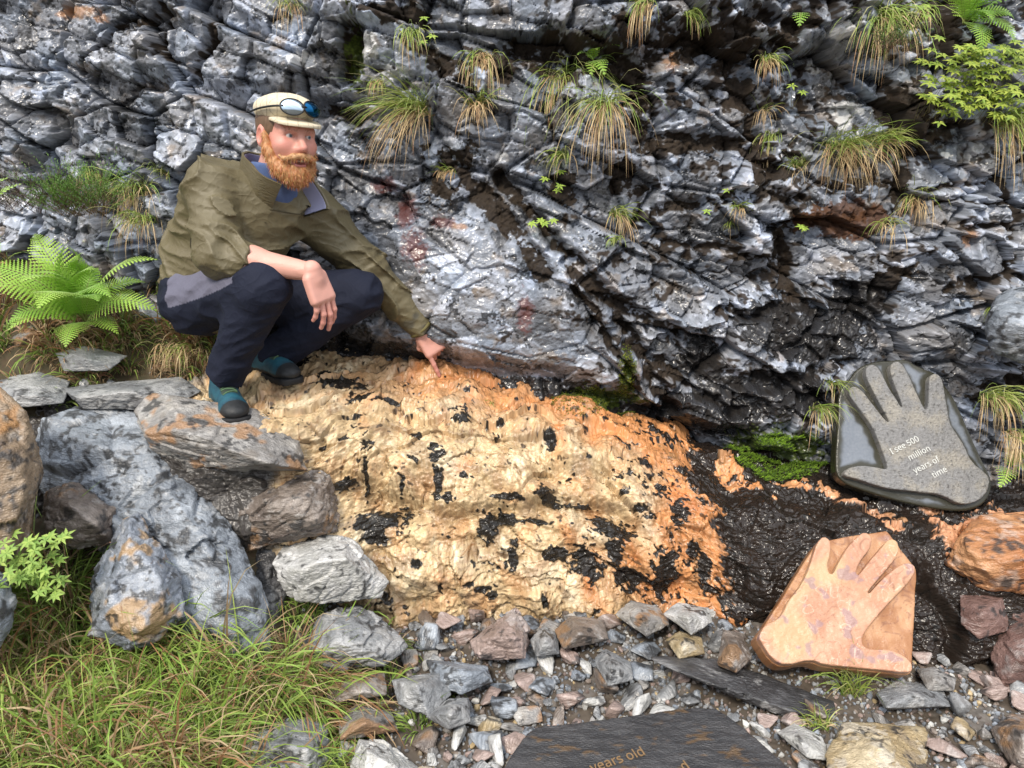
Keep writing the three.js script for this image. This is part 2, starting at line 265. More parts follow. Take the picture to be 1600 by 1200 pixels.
const ORI = [[1140, 742, 26, 30], [1180, 762, 16, 8], [1245, 756, 40, 10], [1300, 770, 16, 10], [1330, 792, 26, 12], [1372, 800, 26, 14], [1400, 818, 20, 14], [1450, 800, 30, 10], [1130, 800, 6, 8], [1150, 968, 20, 12], [1540, 860, 75, 62], [1600, 850, 60, 70], [1520, 940, 14, 8], [1270, 800, 6, 8], [1210, 780, 5, 5]].map(([px, py, a, b]) => { const [x, v] = LE(px, py); return [x, v, a / 460, b / 470]; });
const FOLD = [[520, 745], [580, 770], [640, 800], [720, 812], [800, 800], [880, 792], [960, 800], [1010, 850]].map(q => LE(q[0], q[1]));
const EDGE = [[1075, 690], [1062, 740], [1105, 790], [1122, 850], [1122, 960]].map(q => LE(q[0], q[1]));
function blobs(list, x, v, n) { let m = -1; for (const [a, b, rx, ry] of list) { const q = Math.hypot((x - a) / rx, (v - b) / ry); if (q < 2.2) m = Math.max(m, 1 - q + n); } return m; }
const lg = { blk: 0, big: 0, h: 0 };
function ledgeAt(x, v) {               // relief and masks
  const t = tOf(x, v), n = .9 * noise(x * 14, t * 16, 3) + .8 * noise(x * 34, t * 38, 5) + .6 * noise(x * 85, t * 90, 8);
  const edgeX = table(EDGE.map(e => [e[1], e[0]]), v, 1) + .06 * n;
  const isl = sst(-.03, .06, blobs(ORI, x, v, n * .34));
  lg.big = sst(-.01, .03, x - edgeX) * (1 - isl); if (v < .12) lg.big = Math.max(lg.big, 0);
  lg.blk = Math.max(lg.big, sst(-.05, .05, blobs(BLK, x, v, n * .8 - .08)), sst(.56, .64, .85 * noise(x * 8, t * 9, 51) + .75 * noise(x * 26, t * 30, 52) + .5 * noise(x * 70, t * 75, 53) + .28 * sst(.2, .6, x)));
  const f = segDist(x, v, FOLD), under = (1 - sst(.0, .055, f + .012 * n)) * sst(-.75, -.5, x) * (1 - sst(.4, .55, x));
  const wob = noise(x * 5, t * 5, 11);
  let h = .05 * wob + .034 * noise(x * 9, t * 8, 12);
  // scalloped, finely wrinkled limestone
  const w = plates(x * 22 + 2 * noise(x * 4, t * 4, 1), t * 15 + 1.5 * noise(x * 5, t * 5, 2), 21); h += .008 * w[0] - .004 * (1 - sst(0, .15, w[1])); const w2 = plates(x * 4.5 + .9 * noise(x * 5, t * 5, 31), (t + .22 * x) * 10 + .9 * noise(x * 6, t * 6, 32), 29, 1.5); lg.crack = w2[1]; h += .024 * w2[0] - .006 * (1 - sst(.0, .05, w2[1]));
  const ridge = 1 - Math.abs(noise(x * 46 + 1.3 * noise(x * 9, t * 9, 6), t * 22 + 1.1 * noise(x * 7, t * 7, 7), 4)); h += .0085 * ridge * ridge; const scal = plates(x * 13 + 1.2 * noise(x * 9, t * 9, 61), (t - .15 * x) * 20 + 1.2 * noise(x * 8, t * 8, 62), 63, 1.8); h += .0075 * scal[0];
  const rid2 = 1 - Math.abs(noise(x * 24 + 1.5 * noise(x * 8, t * 8, 16), t * 40, 14)); h += .005 * rid2 * rid2;
  h += .004 * noise(x * 80, t * 80, 15);
  h -= .055 * under; h -= .012 * lg.big * (1 - .5 * noise(x * 30, t * 14, 2));
  if (lg.blk > .02) h = mix(h, h * .7 + .004 + mix(.010, .0055, lg.big) * noise(x * 26, t * 60, 41) + mix(.007, .0026, lg.big) * noise(x * 70, t * 150, 42), lg.blk * .9);
  h -= .06 * (1 - sst(.0, .05, Math.abs(x - 1.42 - .05 * wob))) * sst(.45, .6, v);          // cleft beside the purple boulder
  lg.h = h; lg.under = under; return lg;
}
function ledgeColour(x, v, o) {
  const q = ledgeAt(x, v), t = tOf(x, v);
  const big = fbm(x * 3, t * 3, 3, 3), mid = noise(x * 14, t * 10, 5), fine = noise(x * 60 + 3 * noise(x * 12, t * 12, 6), t * 24, 8), sp = noise(x * 170, t * 170, 9);
  const orange = clamp(sst(.15, .75, x + .5 * big + .16 * mid) + .9 * sst(.36, .17, v + .08 * big) * sst(-.75, -.2, x) + .35 * sst(.15, .5, mid + .6 * big));
  let c = mix3([.55, .41, .235], [.53, .235, .09], orange);
  c = mix3(c, [.70, .60, .42], sst(.05, .5, noise(x * 7, t * 6, 22) + .4 * fine) * (1 - orange) * .8);
  c = mix3(c, [.46, .165, .055], sst(.25, .7, noise(x * 9, t * 8, 24) + .3 * fine) * (.3 + .5 * orange));
  c = mix3(c, [.62, .33, .2], sst(.9, 1.4, x) * .7);
  c = mix3(c, [.27, .19, .12], sst(.12, .45, noise(x * 10, t * 16, 27) + .5 * noise(x * 45, t * 60, 28)) * .65 * (1 - orange * .6));   // grey-brown bands
  const pc = plates(x * 13 + 1.2 * noise(x * 9, t * 9, 61), (t - .15 * x) * 20 + 1.2 * noise(x * 8, t * 8, 62), 63), hair = sst(.80, .97, 1 - Math.abs(noise(x * 52 + 1.3 * noise(x * 9, t * 9, 6), t * 12 + noise(x * 7, t * 7, 7), 66))) * sst(-.1, .35, noise(x * 6, t * 6, 67) + .4 * noise(x * 21, t * 21, 68)), seam = (1 - sst(.02, .08, pc[1])) * sst(.0, .4, noise(x * 9, t * 9, 69)); c = mix3(c, [.20, .10, .04], clamp(hair * .55 + seam * .6));
  const m = 1 + .26 * fine + .16 * sp + .14 * mid + .28 * (pc[2] - .5); c = [c[0] * m, c[1] * m, c[2] * m];
  c = mix3(c, [.07, .04, .02], (1 - sst(.01, .04, q.crack + .03 * fine)) * sst(.05, .35, noise(x * 11, t * 11, 36) + .4 * noise(x * 40, t * 40, 37)) * .9);
  const fl = sst(.40, .52, .8 * noise(x * 38, t * 44, 33) + .4 * noise(x * 100, t * 100, 34) + .35 * noise(x * 9, t * 11, 38)); c = mix3(c, [.04, .026, .015], fl * .85); const st = sst(.1, .5, noise(x * 16, t * 5, 91) + .5 * noise(x * 44, t * 13, 92) + .3 * big); c = mix3(c, [.30, .17, .075], st * .45);
  const e = .5 + .5 * noise(x * 140, t * 120, 35); c = mix3(c, [.006 + .008 * e, .006 + .008 * e, .006 + .007 * e], q.blk * .98);
  const gy = sst(-1.08, -1.22, x + .06 * mid); c = mix3(c, [.25 + .06 * fine, .26 + .06 * fine, .27 + .06 * fine], gy); c = mix3(c, [.055 + .02 * fine, .05 + .02 * fine, .046 + .018 * fine], sst(-.74, -.82, x + .05 * mid) * sst(.36, .42, v));  // grey rock at far left; below the crest, shade under the wedge painted dark
  const dirt = sst(.92, .99, v + .03 * mid); c = mix3(c, [.12, .09, .06], dirt * .6);
  o[0] = enc(c[0]); o[1] = enc(c[1]); o[2] = enc(c[2]);
}
const LX0 = -1.95, LX1 = 2.5;
function ledgePoint(x, v) {
  const q = ledgeBase(x, v), a = ledgeBase(x, Math.max(0, v - .02)), b = ledgeBase(x, Math.min(1, v + .02)); let tz = b[0] - a[0], ty = b[1] - a[1]; const l = Math.hypot(tz, ty) || 1; tz /= l; ty /= l;
  const h = ledgeAt(x, v).h; return [x, q[1] - tz * h, -(q[0] + ty * h)];
}
console.log('ledge');
{
  const W = 2048, H = 512;
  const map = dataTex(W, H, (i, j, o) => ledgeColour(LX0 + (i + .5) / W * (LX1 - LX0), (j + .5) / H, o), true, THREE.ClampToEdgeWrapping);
  const rough = dataTex(W / 2, H / 2, (i, j, o) => { const x = LX0 + (i + .5) / W * 2 * (LX1 - LX0), v = (j + .5) / H * 2; o[0] = o[1] = o[2] = mix(.38 + .14 * noise(x * 14, v * 14, 5) + .1 * noise(x * 70, v * 70, 6), .22 + .12 * noise(x * 40, v * 40, 1), ledgeAt(x, v).blk); }, false, THREE.ClampToEdgeWrapping);
  const bump = dataTex(W, H, (i, j, o) => { const x = LX0 + (i + .5) / W * (LX1 - LX0), t = tOf(x, (j + .5) / H); o[0] = o[1] = o[2] = .5 + .3 * noise(x * 90, t * 60, 1) + .25 * noise(x * 170, t * 150, 2); }, false, THREE.ClampToEdgeWrapping);
  const spec = dataTex(W / 2, H / 2, (i, j, o) => { o[0] = o[1] = o[2] = o[3] = 1 - .3 * ledgeAt(LX0 + (i + .5) / W * 2 * (LX1 - LX0), (j + .5) / H * 2).blk; }, false, THREE.ClampToEdgeWrapping);
  const nx = 800, ny = 270;
  const g = gridGeo(nx, ny, (i, j) => { const x = mix(LX0, LX1, i / nx), v = 1 - j / ny, p = ledgePoint(x, v); return [p[0], p[1], p[2], i / nx, v]; });
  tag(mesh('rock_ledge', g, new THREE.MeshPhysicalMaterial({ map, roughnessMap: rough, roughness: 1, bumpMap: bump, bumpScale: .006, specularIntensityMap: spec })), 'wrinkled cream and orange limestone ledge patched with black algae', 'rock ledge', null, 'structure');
}
const onLedge = (px, py) => { const [x, v] = LE(px, py), p = ledgePoint(x, v); return V3(...p); };

// the ground: stony path in front, a turf bank climbing to the shelf on the left
function groundY(x, z) {
  const D = -z;
  const bank = table([[-9, .05], [.8, .06], [1.5, .07], [1.9, .13], [2.15, .22], [2.4, .46], [2.55, .72], [2.8, .84], [3.0, 1.0], [3.3, 1.15]], D, 1);
  const flat = table([[-9, 0], [1.4, 0], [2.0, .01], [2.4, .05], [3, .12]], D, 1);
  let y = mix(flat, bank, sst(-.42, -.95, x + .10 * (D - 2)));
  y += .03 * noise(x * 2.2, z * 2.2, 5) + .014 * noise(x * 6, z * 6, 6) + .008 * noise(x * 19, z * 19, 7);
  y += .16 * sst(-1.35, -1.9, x) * sst(2.5, 2.95, D);
  if (D < -3) y -= .02 * (-D - 3);
  return y;
}
{
  const W = 1024, map = dataTex(W, W, (i, j, o) => { const x = i / W * 6 - 3, z = j / W * 6 - 5.2; const e = .5 + .5 * noise(x * 45, z * 45, 2), s = .5 + .5 * noise(x * 110, z * 110, 4), k = sst(.1, .5, noise(x * 7, z * 7, 9) + .5 * noise(x * 25, z * 25, 3)); let c = mix3([.045, .034, .024], [.13, .105, .08], e * .5 + s * .35); c = mix3(c, [.16, .15, .14], k * s); const t = sst(-.35, -.8, x + .2 * noise(x * 4, z * 4, 1)); c = mix3(c, [.035 + .03 * e, .026 + .022 * s, .015], t * .92); o[0] = enc(c[0]); o[1] = enc(c[1]); o[2] = enc(c[2]); }, true, THREE.MirroredRepeatWrapping);
  const bump = dataTex(512, 512, (i, j, o) => { const x = i / 512 * 6, z = j / 512 * 6; o[0] = o[1] = o[2] = .5 + .3 * noise(x * 24, z * 24, 1) + .25 * noise(x * 50, z * 50, 2); }, false, THREE.MirroredRepeatWrapping);
  const xs = spread([[-30, -3, 3], [-3, 3, .02], [3, 30, 3]]), zs = spread([[-3.5, -1.2, .016], [-1.2, 1, .1], [1, 40, 3]]);
  const g = gridGeo(xs.length - 1, zs.length - 1, (i, j) => { const x = xs[i], z = zs[zs.length - 1 - j]; return [x, groundY(x, z), z, (x + 3) / 6, (z + 5.2) / 6]; });
  tag(mesh('ground', g, new THREE.MeshStandardMaterial({ map, bumpMap: bump, bumpScale: .03, roughness: .85 })), 'dark stony soil and turf bank below the cliff', 'ground', null, 'structure');
}
const onGround = (px, py, up = 0) => { let D = .9; for (; D < 3.2; D += .004) { const p = P(px, py, D); if (p.y < groundY(p.x, p.z)) break; } const p = P(px, py, D); p.y = groundY(p.x, p.z) + up; return p; };

// ---------------------------------------------------------------- signed-distance meshing, used for carved stone and the figure
function nets(sdf, lo, hi, cell) {
  const n = [0, 1, 2].map(k => Math.ceil((hi[k] - lo[k]) / cell) + 1), [nx, ny, nz] = n, f = new Float32Array(nx * ny * nz), B = 6, R = cell * B * .9;
  for (let k0 = 0; k0 < nz; k0 += B) for (let j0 = 0; j0 < ny; j0 += B) for (let i0 = 0; i0 < nx; i0 += B) {
    const c = sdf(lo[0] + (i0 + B / 2) * cell, lo[1] + (j0 + B / 2) * cell, lo[2] + (k0 + B / 2) * cell), near = Math.abs(c) < R * 1.5;
    for (let k = k0; k < Math.min(nz, k0 + B); k++) for (let j = j0; j < Math.min(ny, j0 + B); j++) for (let i = i0; i < Math.min(nx, i0 + B); i++) f[(k * ny + j) * nx + i] = near ? sdf(lo[0] + i * cell, lo[1] + j * cell, lo[2] + k * cell) : c;
  }
  const id = new Int32Array(nx * ny * nz).fill(-1), pos = [], idx = [], sx = 1, sy = nx, sz = nx * ny, co = [0, sx, sy, sx + sy, sz, sx + sz, sy + sz, sx + sy + sz];
  const E = [[0, 1], [0, 2], [0, 4], [1, 3], [1, 5], [2, 3], [2, 6], [3, 7], [4, 5], [4, 6], [5, 7], [6, 7]];
  for (let k = 0; k + 1 < nz; k++) for (let j = 0; j + 1 < ny; j++) for (let i = 0; i + 1 < nx; i++) {
    const b = (k * ny + j) * nx + i; let m = 0; for (let c = 0; c < 8; c++) if (f[b + co[c]] < 0) m |= 1 << c; if (m === 0 || m === 255) continue;
    let x = 0, y = 0, z = 0, q = 0;
    for (const [a, c] of E) { const fa = f[b + co[a]], fc = f[b + co[c]]; if (fa < 0 === fc < 0) continue; const t = fa / (fa - fc); x += (a & 1) + t * ((c & 1) - (a & 1)); y += (a >> 1 & 1) + t * ((c >> 1 & 1) - (a >> 1 & 1)); z += (a >> 2) + t * ((c >> 2) - (a >> 2)); q++; }
    id[b] = pos.length / 3; pos.push(lo[0] + (i + x / q) * cell, lo[1] + (j + y / q) * cell, lo[2] + (k + z / q) * cell);
  }
  const quad = (a, b, c, d, fl) => { if (a < 0 || b < 0 || c < 0 || d < 0) return; fl ? idx.push(a, b, c, a, c, d) : idx.push(a, c, b, a, d, c); };
  for (let k = 1; k + 1 < nz; k++) for (let j = 1; j + 1 < ny; j++) for (let i = 1; i + 1 < nx; i++) {
    const b = (k * ny + j) * nx + i, s = f[b] < 0;
    if (s !== f[b + sx] < 0) quad(id[b - sy - sz], id[b - sz], id[b], id[b - sy], s);
    if (s !== f[b + sy] < 0) quad(id[b - sx - sz], id[b - sx], id[b], id[b - sz], s);
    if (s !== f[b + sz] < 0) quad(id[b - sx - sy], id[b - sy], id[b], id[b - sx], s);
  }
  const g = new THREE.BufferGeometry(); g.setAttribute('position', new THREE.Float32BufferAttribute(pos, 3)); g.setIndex(idx); g.computeVertexNormals(); return g;
}
function paint(g, fn) {                // vertex colours (linear) from position and normal
  const p = g.attributes.position, n = g.attributes.normal, c = new Float32Array(p.count * 3);
  for (let i = 0; i < p.count; i++) { const q = fn(p.getX(i), p.getY(i), p.getZ(i), n.getX(i), n.getY(i), n.getZ(i)); c[i * 3] = q[0]; c[i * 3 + 1] = q[1]; c[i * 3 + 2] = q[2]; }
  g.setAttribute('color', new THREE.BufferAttribute(c, 3)); return g;
}
function boxUV(g, s = 1) {             // uv in metres from the side each face points to
  g = g.index ? g.toNonIndexed() : g; const p = g.attributes.position, uv = new Float32Array(p.count * 2), a = V3(), b = V3(), c = V3();
  for (let i = 0; i < p.count; i += 3) {
    a.fromBufferAttribute(p, i); b.fromBufferAttribute(p, i + 1).sub(a); c.fromBufferAttribute(p, i + 2).sub(a); b.cross(c); const x = Math.abs(b.x), y = Math.abs(b.y), z = Math.abs(b.z);
    for (let k = i; k < i + 3; k++) { const X = p.getX(k), Y = p.getY(k), Z = p.getZ(k); uv[k * 2] = s * (x > y && x > z ? Z + .3 : X); uv[k * 2 + 1] = s * (x > y && x > z ? Y : y > z ? Z : Y); }
  }
  g.setAttribute('uv', new THREE.BufferAttribute(uv, 2)); return g;
}

// ---------------------------------------------------------------- rocks
const grain = dataTex(512, 512, (i, j, o) => { const x = i / 512, y = j / 512; const q = .80 + .16 * noise(x * 24, y * 60, 1) + .14 * noise(x * 70, y * 110, 2) + .12 * noise(x * 150, y * 150, 3); o[0] = o[1] = o[2] = q; }, false, THREE.MirroredRepeatWrapping);
const grainBump = dataTex(512, 512, (i, j, o) => { const x = i / 512, y = j / 512; o[0] = o[1] = o[2] = .5 + .26 * noise(x * 22, y * 50, 5) + .2 * noise(x * 60, y * 110, 6) + .14 * noise(x * 140, y * 150, 7); }, false, THREE.MirroredRepeatWrapping);
const wetMap = dataTex(256, 256, (i, j, o) => { const x = i / 256, y = j / 256; o[0] = o[1] = o[2] = .42 + .18 * noise(x * 9, y * 9, 2) + .12 * noise(x * 40, y * 40, 4); }, false, THREE.MirroredRepeatWrapping);
for (const t of [grain, grainBump, wetMap]) t.repeat.set(2, 2);
const rockMat = new THREE.MeshStandardMaterial({ vertexColors: true, map: grain, bumpMap: grainBump, bumpScale: .006, roughnessMap: wetMap, roughness: 1 });
function plates3(x, y, z, seed) {
  const I = Math.floor(x), J = Math.floor(y), K = Math.floor(z); let f1 = 9, f2 = 9, ci = 0, cj = 0, ck = 0, dx = 0, dy = 0, dz = 0;
  for (let c = -1; c <= 1; c++) for (let b = -1; b <= 1; b++) for (let a = -1; a <= 1; a++) {
    const i = I + a, j = J + b, k = K + c, s = seed + k * 131, X = i + .1 + .8 * h2(i, j, s) - x, Y = j + .1 + .8 * h2(i, j, s + 7) - y, Z = k + .1 + .8 * h2(i, j, s + 13) - z, d = X * X + Y * Y + Z * Z;
    if (d < f1) { f2 = f1; f1 = d; ci = i; cj = j; ck = k; dx = X; dy = Y; dz = Z; } else if (d < f2) f2 = d;
  }
  const s = seed + ck * 131; WO[2] = h2(ci, cj, s + 19);
  WO[0] = WO[2] - .5 - 1.3 * (dx * (h2(ci, cj, s + 3) - .5) + dy * (h2(ci, cj, s + 5) - .5) + dz * (h2(ci, cj, s + 11) - .5)); WO[1] = Math.sqrt(f2) - Math.sqrt(f1); return WO;
}
const STYLES = {                       // [base, second, third] linear colours, streak strength, share of black lichen crust, stain
  grey: [[.24, .25, .26], [.38, .385, .385], [.12, .12, .125], .8, .16],
  blue: [[.24, .27, .31], [.38, .42, .47], [.12, .135, .155], .7, .46],
  lichen: [[.25, .28, .33], [.36, .39, .44], [.13, .14, .16], .6, .32, [.46, .28, .11]],
  rusty: [[.27, .26, .25], [.36, .34, .31], [.16, .14, .12], .8, .12, [.36, .19, .08]],
  orange: [[.25, .18, .115], [.33, .25, .17], [.13, .10, .08], .8, .34, [.42, .21, .07]],
  rust: [[.46, .21, .09], [.56, .30, .15], [.30, .12, .05], .7, .22, [.42, .16, .055]],
  pale: [[.46, .46, .44], [.62, .62, .61], [.28, .28, .28], .5, .06],
  pink: [[.33, .25, .22], [.40, .31, .28], [.20, .15, .13], .6, .10],
  brown: [[.19, .155, .13], [.29, .25, .22], [.10, .08, .07], .8, .12, [.30, .17, .08]],
  dark: [[.055, .055, .058], [.10, .10, .105], [.03, .03, .032], .8, .1],
  ochre: [[.38, .29, .16], [.50, .42, .28], [.24, .19, .13], .8, .1],
  purple: [[.17, .10, .085], [.24, .15, .13], [.10, .07, .06], .7, .15],
};
function rockColour(style, seed, fol) {
  const [A, B, C, st, crust, spot] = STYLES[style];
  return (x, y, z) => {
    const q = x * fol.x + y * fol.y + z * fol.z, n1 = noise(x * 8 + seed, y * 8, z * 8), n2 = noise(x * 26, y * 26 + seed, z * 26), l = noise(x * 12, q * 85 + seed, z * 12), n3 = noise(x * 95, y * 95, z * 95 + seed);
    let c = mix3(A, B, sst(-.1, .55, n1 + .5 * n2 + .3 * st * l)); c = mix3(c, C, sst(.1, .5, -n1 * .6 + n2 * .6 + .5 * st * l) * .75);
    const m = 1 + .22 * l * st + .20 * n3 + .14 * n2; c = [c[0] * m, c[1] * m, c[2] * m];
    const pw = sst(.25, .5, noise(x * 11 + 5, y * 11, z * 11 + seed) + .55 * noise(x * 48, y * 48, z * 48 + 9) + .25 * n3) * .6; c = mix3(c, mix3(B, [.55, .55, .54], .55), pw); if (spot) c = mix3(c, spot, sst(.18, .42, noise(x * 7 + 2, y * 7 + seed, z * 7) + .5 * noise(x * 30, y * 30, z * 30 + 4)) * .75);
    const k = sst(.26, .42, noise(x * 17, y * 17, z * 17 + seed * 3) + .7 * noise(x * 52, y * 52, z * 52) + .3 * n3 - .7 * (.35 - crust)); return mix3(c, [.035, .035, .036], k * .85);
  };
}
function rockGeo(points, seed, { detail = 14, rough = .02, sharp = 220, chips = 7, style = 'grey', uv = true, fol } = {}) {
  const hull = new ConvexGeometry(points), hp = hull.attributes.position, bb = new THREE.Box3().setFromPoints(points), C = bb.getCenter(V3()), S = bb.getSize(V3()).multiplyScalar(.5);
  const planes = [], a = V3(), b = V3(), c = V3(), nrm = q => q.sub(C).divide(S);
  for (let i = 0; i < hp.count; i += 3) { nrm(a.fromBufferAttribute(hp, i)); nrm(b.fromBufferAttribute(hp, i + 1)).sub(a); nrm(c.fromBufferAttribute(hp, i + 2)).sub(a); const n = b.clone().cross(c); if (n.length() < 1e-7) continue; n.normalize(); const d = n.dot(a); if (d > 1e-3) planes.push([n.x / d, n.y / d, n.z / d]); }
  { const r0 = rng(seed * 7 + 1); for (let k = 0; k < chips; k++) { const z = r0() * 2 - 1, A = r0() * 6.283, q = Math.sqrt(1 - z * z), n = V3(q * Math.cos(A), z, q * Math.sin(A)); let s = 0; for (const w of points) s = Math.max(s, n.dot(w.clone().sub(C).divide(S))); const d = s * (.80 + .16 * r0()); planes.push([n.x / d, n.y / d, n.z / d]); } }
  let g = new THREE.IcosahedronGeometry(1, detail); g.deleteAttribute('uv'); g.deleteAttribute('normal'); g = mergeVertices(g, 1e-5);
  const p = g.attributes.position, r = rng(seed), size = Math.cbrt(S.x * S.y * S.z), amp = rough * Math.min(1, size / .16), F3 = fol ?? V3(r() - .5, r() * .6 + .5, r() - .5).normalize(), s1 = 1 / (size * .62), s2 = 1 / (size * .24);
  for (let i = 0; i < p.count; i++) {
    const x = p.getX(i), y = p.getY(i), z = p.getZ(i); let m = 0; for (const q of planes) { const t = q[0] * x + q[1] * y + q[2] * z; if (t > 0) m += Math.pow(t, sharp); }
    let k = Math.pow(m, -1 / sharp), X = x * k * S.x, Y = y * k * S.y, Z = z * k * S.z; const q = X * F3.x + Y * F3.y + Z * F3.z;
    let h = 0; if (rough > 0) {
      const fx = X + F3.x * q * 1.2, fy = Y + F3.y * q * 1.2, fz = Z + F3.z * q * 1.2; h = amp * (plates3(fx * s1 + seed, fy * s1, fz * s1, seed)[0] - .4 * (1 - sst(0, .12, WO[1])));
      if (detail > 9) h += amp * .45 * plates3(fx * s2, fy * s2 + seed, fz * s2, seed + 5)[0] + amp * .16 * noise(X * 45, Y * 45 + q * 60, Z * 45) + amp * .10 * noise(X * 110, Y * 110 + q * 90, Z * 110);
    }
    const l = Math.hypot(X, Y, Z) || 1; p.setXYZ(i, X * (1 + h / l), Y * (1 + h / l), Z * (1 + h / l));
  }
  g.computeVertexNormals(); paint(g, rockColour(style, seed % 17, F3)); if (uv) g = boxUV(g); return [g, C];
}
// a boulder from its outline: [px, py, D] points of the rim, nearer points of its front ridges, and how deep it goes
function boulder(name, label, rim, front, deep, seed, opt = {}, category = 'boulder', group) {
  rim = rim.slice(); const keep = opt.keep ?? (deep < .16 ? 5 : rim.length > 9 ? 99 : 7);   // the corners that count: the bluntest ones go first
  while (rim.length > keep) { let w = 0, wb = 9; rim.forEach((q, i) => { const a = rim[(i + rim.length - 1) % rim.length], b = rim[(i + 1) % rim.length], s = Math.abs((a[0] - q[0]) * (b[1] - q[1]) - (a[1] - q[1]) * (b[0] - q[0])) / Math.hypot(a[0] - b[0], a[1] - b[1]); if (s < wb || !i) { wb = s; w = i; } }); rim.splice(w, 1); }
  const pts = [...rim, ...front].map(q => P(...q)), c = V3(); rim.forEach(q => c.add(P(...q))); c.divideScalar(rim.length);
  for (const q of rim) { const w = P(...q); const k = V3(mix(w.x, c.x, .15), mix(w.y, c.y, .12), w.z); pts.push(k.addScaledVector(k.clone().sub(camera.position).normalize(), deep)); }
  const [g, C] = rockGeo(pts, seed, { detail: 44, rough: .012, ...(deep < .16 ? { chips: 3, rough: .006 } : {}), ...opt }); g.computeBoundingBox(); const m = mesh(name, g, rockMat); m.position.copy(C); return tag(m, label, category, group);
}
console.log('boulders');
const up = (d, l) => l.map(([x, y, e = 0]) => [x, y, d + e]);
boulder('boulder', 'flat wedge of grey and rusty rock, dark underneath, lying below the boots', [[208, 642, 2.42], [236, 612, 2.46], [330, 620, 2.48], [402, 640, 2.46], [468, 690, 2.42], [482, 736, 2.36], [410, 748, 2.36], [300, 738, 2.36], [236, 704, 2.38]], [[222, 668, 2.30], [330, 694, 2.26], [420, 724, 2.25], [300, 640, 2.40], [400, 672, 2.37], [255, 625, 2.42]], .22, 11, { style: 'rusty', rough: .011, chips: 8 });
boulder('boulder', 'brown-grey angular rock wedged under the rusty wedge', [[352, 800, 2.36], [400, 760, 2.42], [470, 738, 2.44], [510, 736, 2.44], [532, 800, 2.40], [528, 830, 2.34], [470, 842, 2.30], [382, 862, 2.30]], [[400, 790, 2.27], [480, 770, 2.30], [500, 815, 2.26]], .2, 12, { style: 'brown', rough: .014 }).material = rockMat;
boulder('boulder', 'pale grey boulder with a dark band beside the cream limestone', [[424, 880, 2.26], [446, 846, 2.32], [540, 832, 2.36], [572, 850, 2.34], [607, 908, 2.28], [598, 934, 2.22], [500, 945, 2.17], [446, 932, 2.18]], [[470, 870, 2.17], [540, 880, 2.15], [575, 905, 2.18], [460, 915, 2.14]], .22, 23, { style: 'pale', rough: .010 });
boulder('boulder', 'huge blue-grey boulder sloping down from the shelf to the grass', [[20, 650, 2.5], [110, 606, 2.62], [215, 640, 2.55], [330, 765, 2.38], [382, 860, 2.24], [424, 950, 2.12], [432, 1040, 2.04], [360, 1066, 2.0], [285, 1010, 2.02], [180, 880, 2.2], [60, 760, 2.4]], [[130, 660, 2.42], [230, 730, 2.30], [310, 850, 2.13], [350, 950, 2.02], [345, 1010, 1.97], [110, 740, 2.34], [230, 850, 2.16]], .35, 14, { style: 'blue', rough: .026, detail: 72, chips: 26 });
boulder('boulder', 'blue-grey boulder with orange lichen standing in the long grass', [[205, 785, 2.22], [250, 830, 2.16], [283, 900, 2.06], [288, 960, 1.98], [250, 1000, 1.93], [195, 1016, 1.9], [140, 990, 1.92], [142, 905, 2.04], [170, 830, 2.16]], [[200, 850, 2.02], [245, 910, 1.94], [180, 930, 1.91], [215, 980, 1.86]], .24, 15, { style: 'lichen', rough: .014 });
boulder('boulder', 'orange-brown boulder with rusty faces beside the leafy shrub', [[-90, 600, 2.1], [0, 606, 2.12], [46, 645, 2.1], [68, 740, 2.05], [58, 830, 1.98], [28, 905, 1.92], [-30, 960, 1.88], [-120, 960, 1.9]], [[-20, 690, 1.95], [38, 750, 1.95], [20, 840, 1.88], [-60, 800, 1.85]], .3, 16, { style: 'orange', rough: .016 });
boulder('boulder', 'small blue-grey boulder below the orange-brown boulder', [[-80, 870, 1.86], [8, 885, 1.86], [26, 940, 1.83], [8, 1010, 1.77], [-70, 1040, 1.75]], [[-10, 950, 1.74]], .2, 17, { style: 'blue', detail: 24 });
boulder('boulder', 'dark brown rock in the gap between the blue-grey and the orange-brown boulder', [[66, 770, 2.24], [110, 750, 2.3], [185, 790, 2.28], [180, 850, 2.2], [110, 858, 2.16], [70, 830, 2.16]], [[110, 790, 2.14], [150, 820, 2.12]], .2, 18, { style: 'brown', detail: 26 });
boulder('boulder', 'added dark rock standing in for the shaded gap between the huge blue-grey boulder and the pale boulder', [[392, 850, 2.36], [430, 838, 2.38], [452, 880, 2.34], [448, 940, 2.24], [425, 1000, 2.14], [404, 960, 2.18]], [[420, 890, 2.28], [426, 950, 2.2]], .16, 60, { style: 'dark', detail: 26 });  // added rock, coloured dark to stand for the shade in the gap
boulder('flat_rock', 'long flat slab of layered grey rock on the shelf left of the boots', [[96, 606, 2.62], [190, 584, 2.7], [285, 588, 2.7], [315, 612, 2.62], [262, 640, 2.53], [130, 640, 2.54]], [[200, 612, 2.52], [120, 622, 2.53]], .14, 19, { style: 'grey', detail: 28 }, 'rock');
boulder('flat_rock', 'dirty grey slab under the fern', [[-30, 600, 2.62], [60, 580, 2.7], [110, 596, 2.66], [100, 630, 2.54], [0, 640, 2.5]], [[40, 610, 2.52]], .15, 20, { style: 'grey', detail: 24 }, 'rock');
boulder('flat_rock', 'brownish pointed rock in the soil below the fern leaves', [[16, 528, 2.82], [50, 506, 2.86], [84, 524, 2.84], [70, 540, 2.8], [26, 542, 2.78]], [[46, 522, 2.76]], .1, 21, { style: 'rusty', detail: 18 }, 'rock');
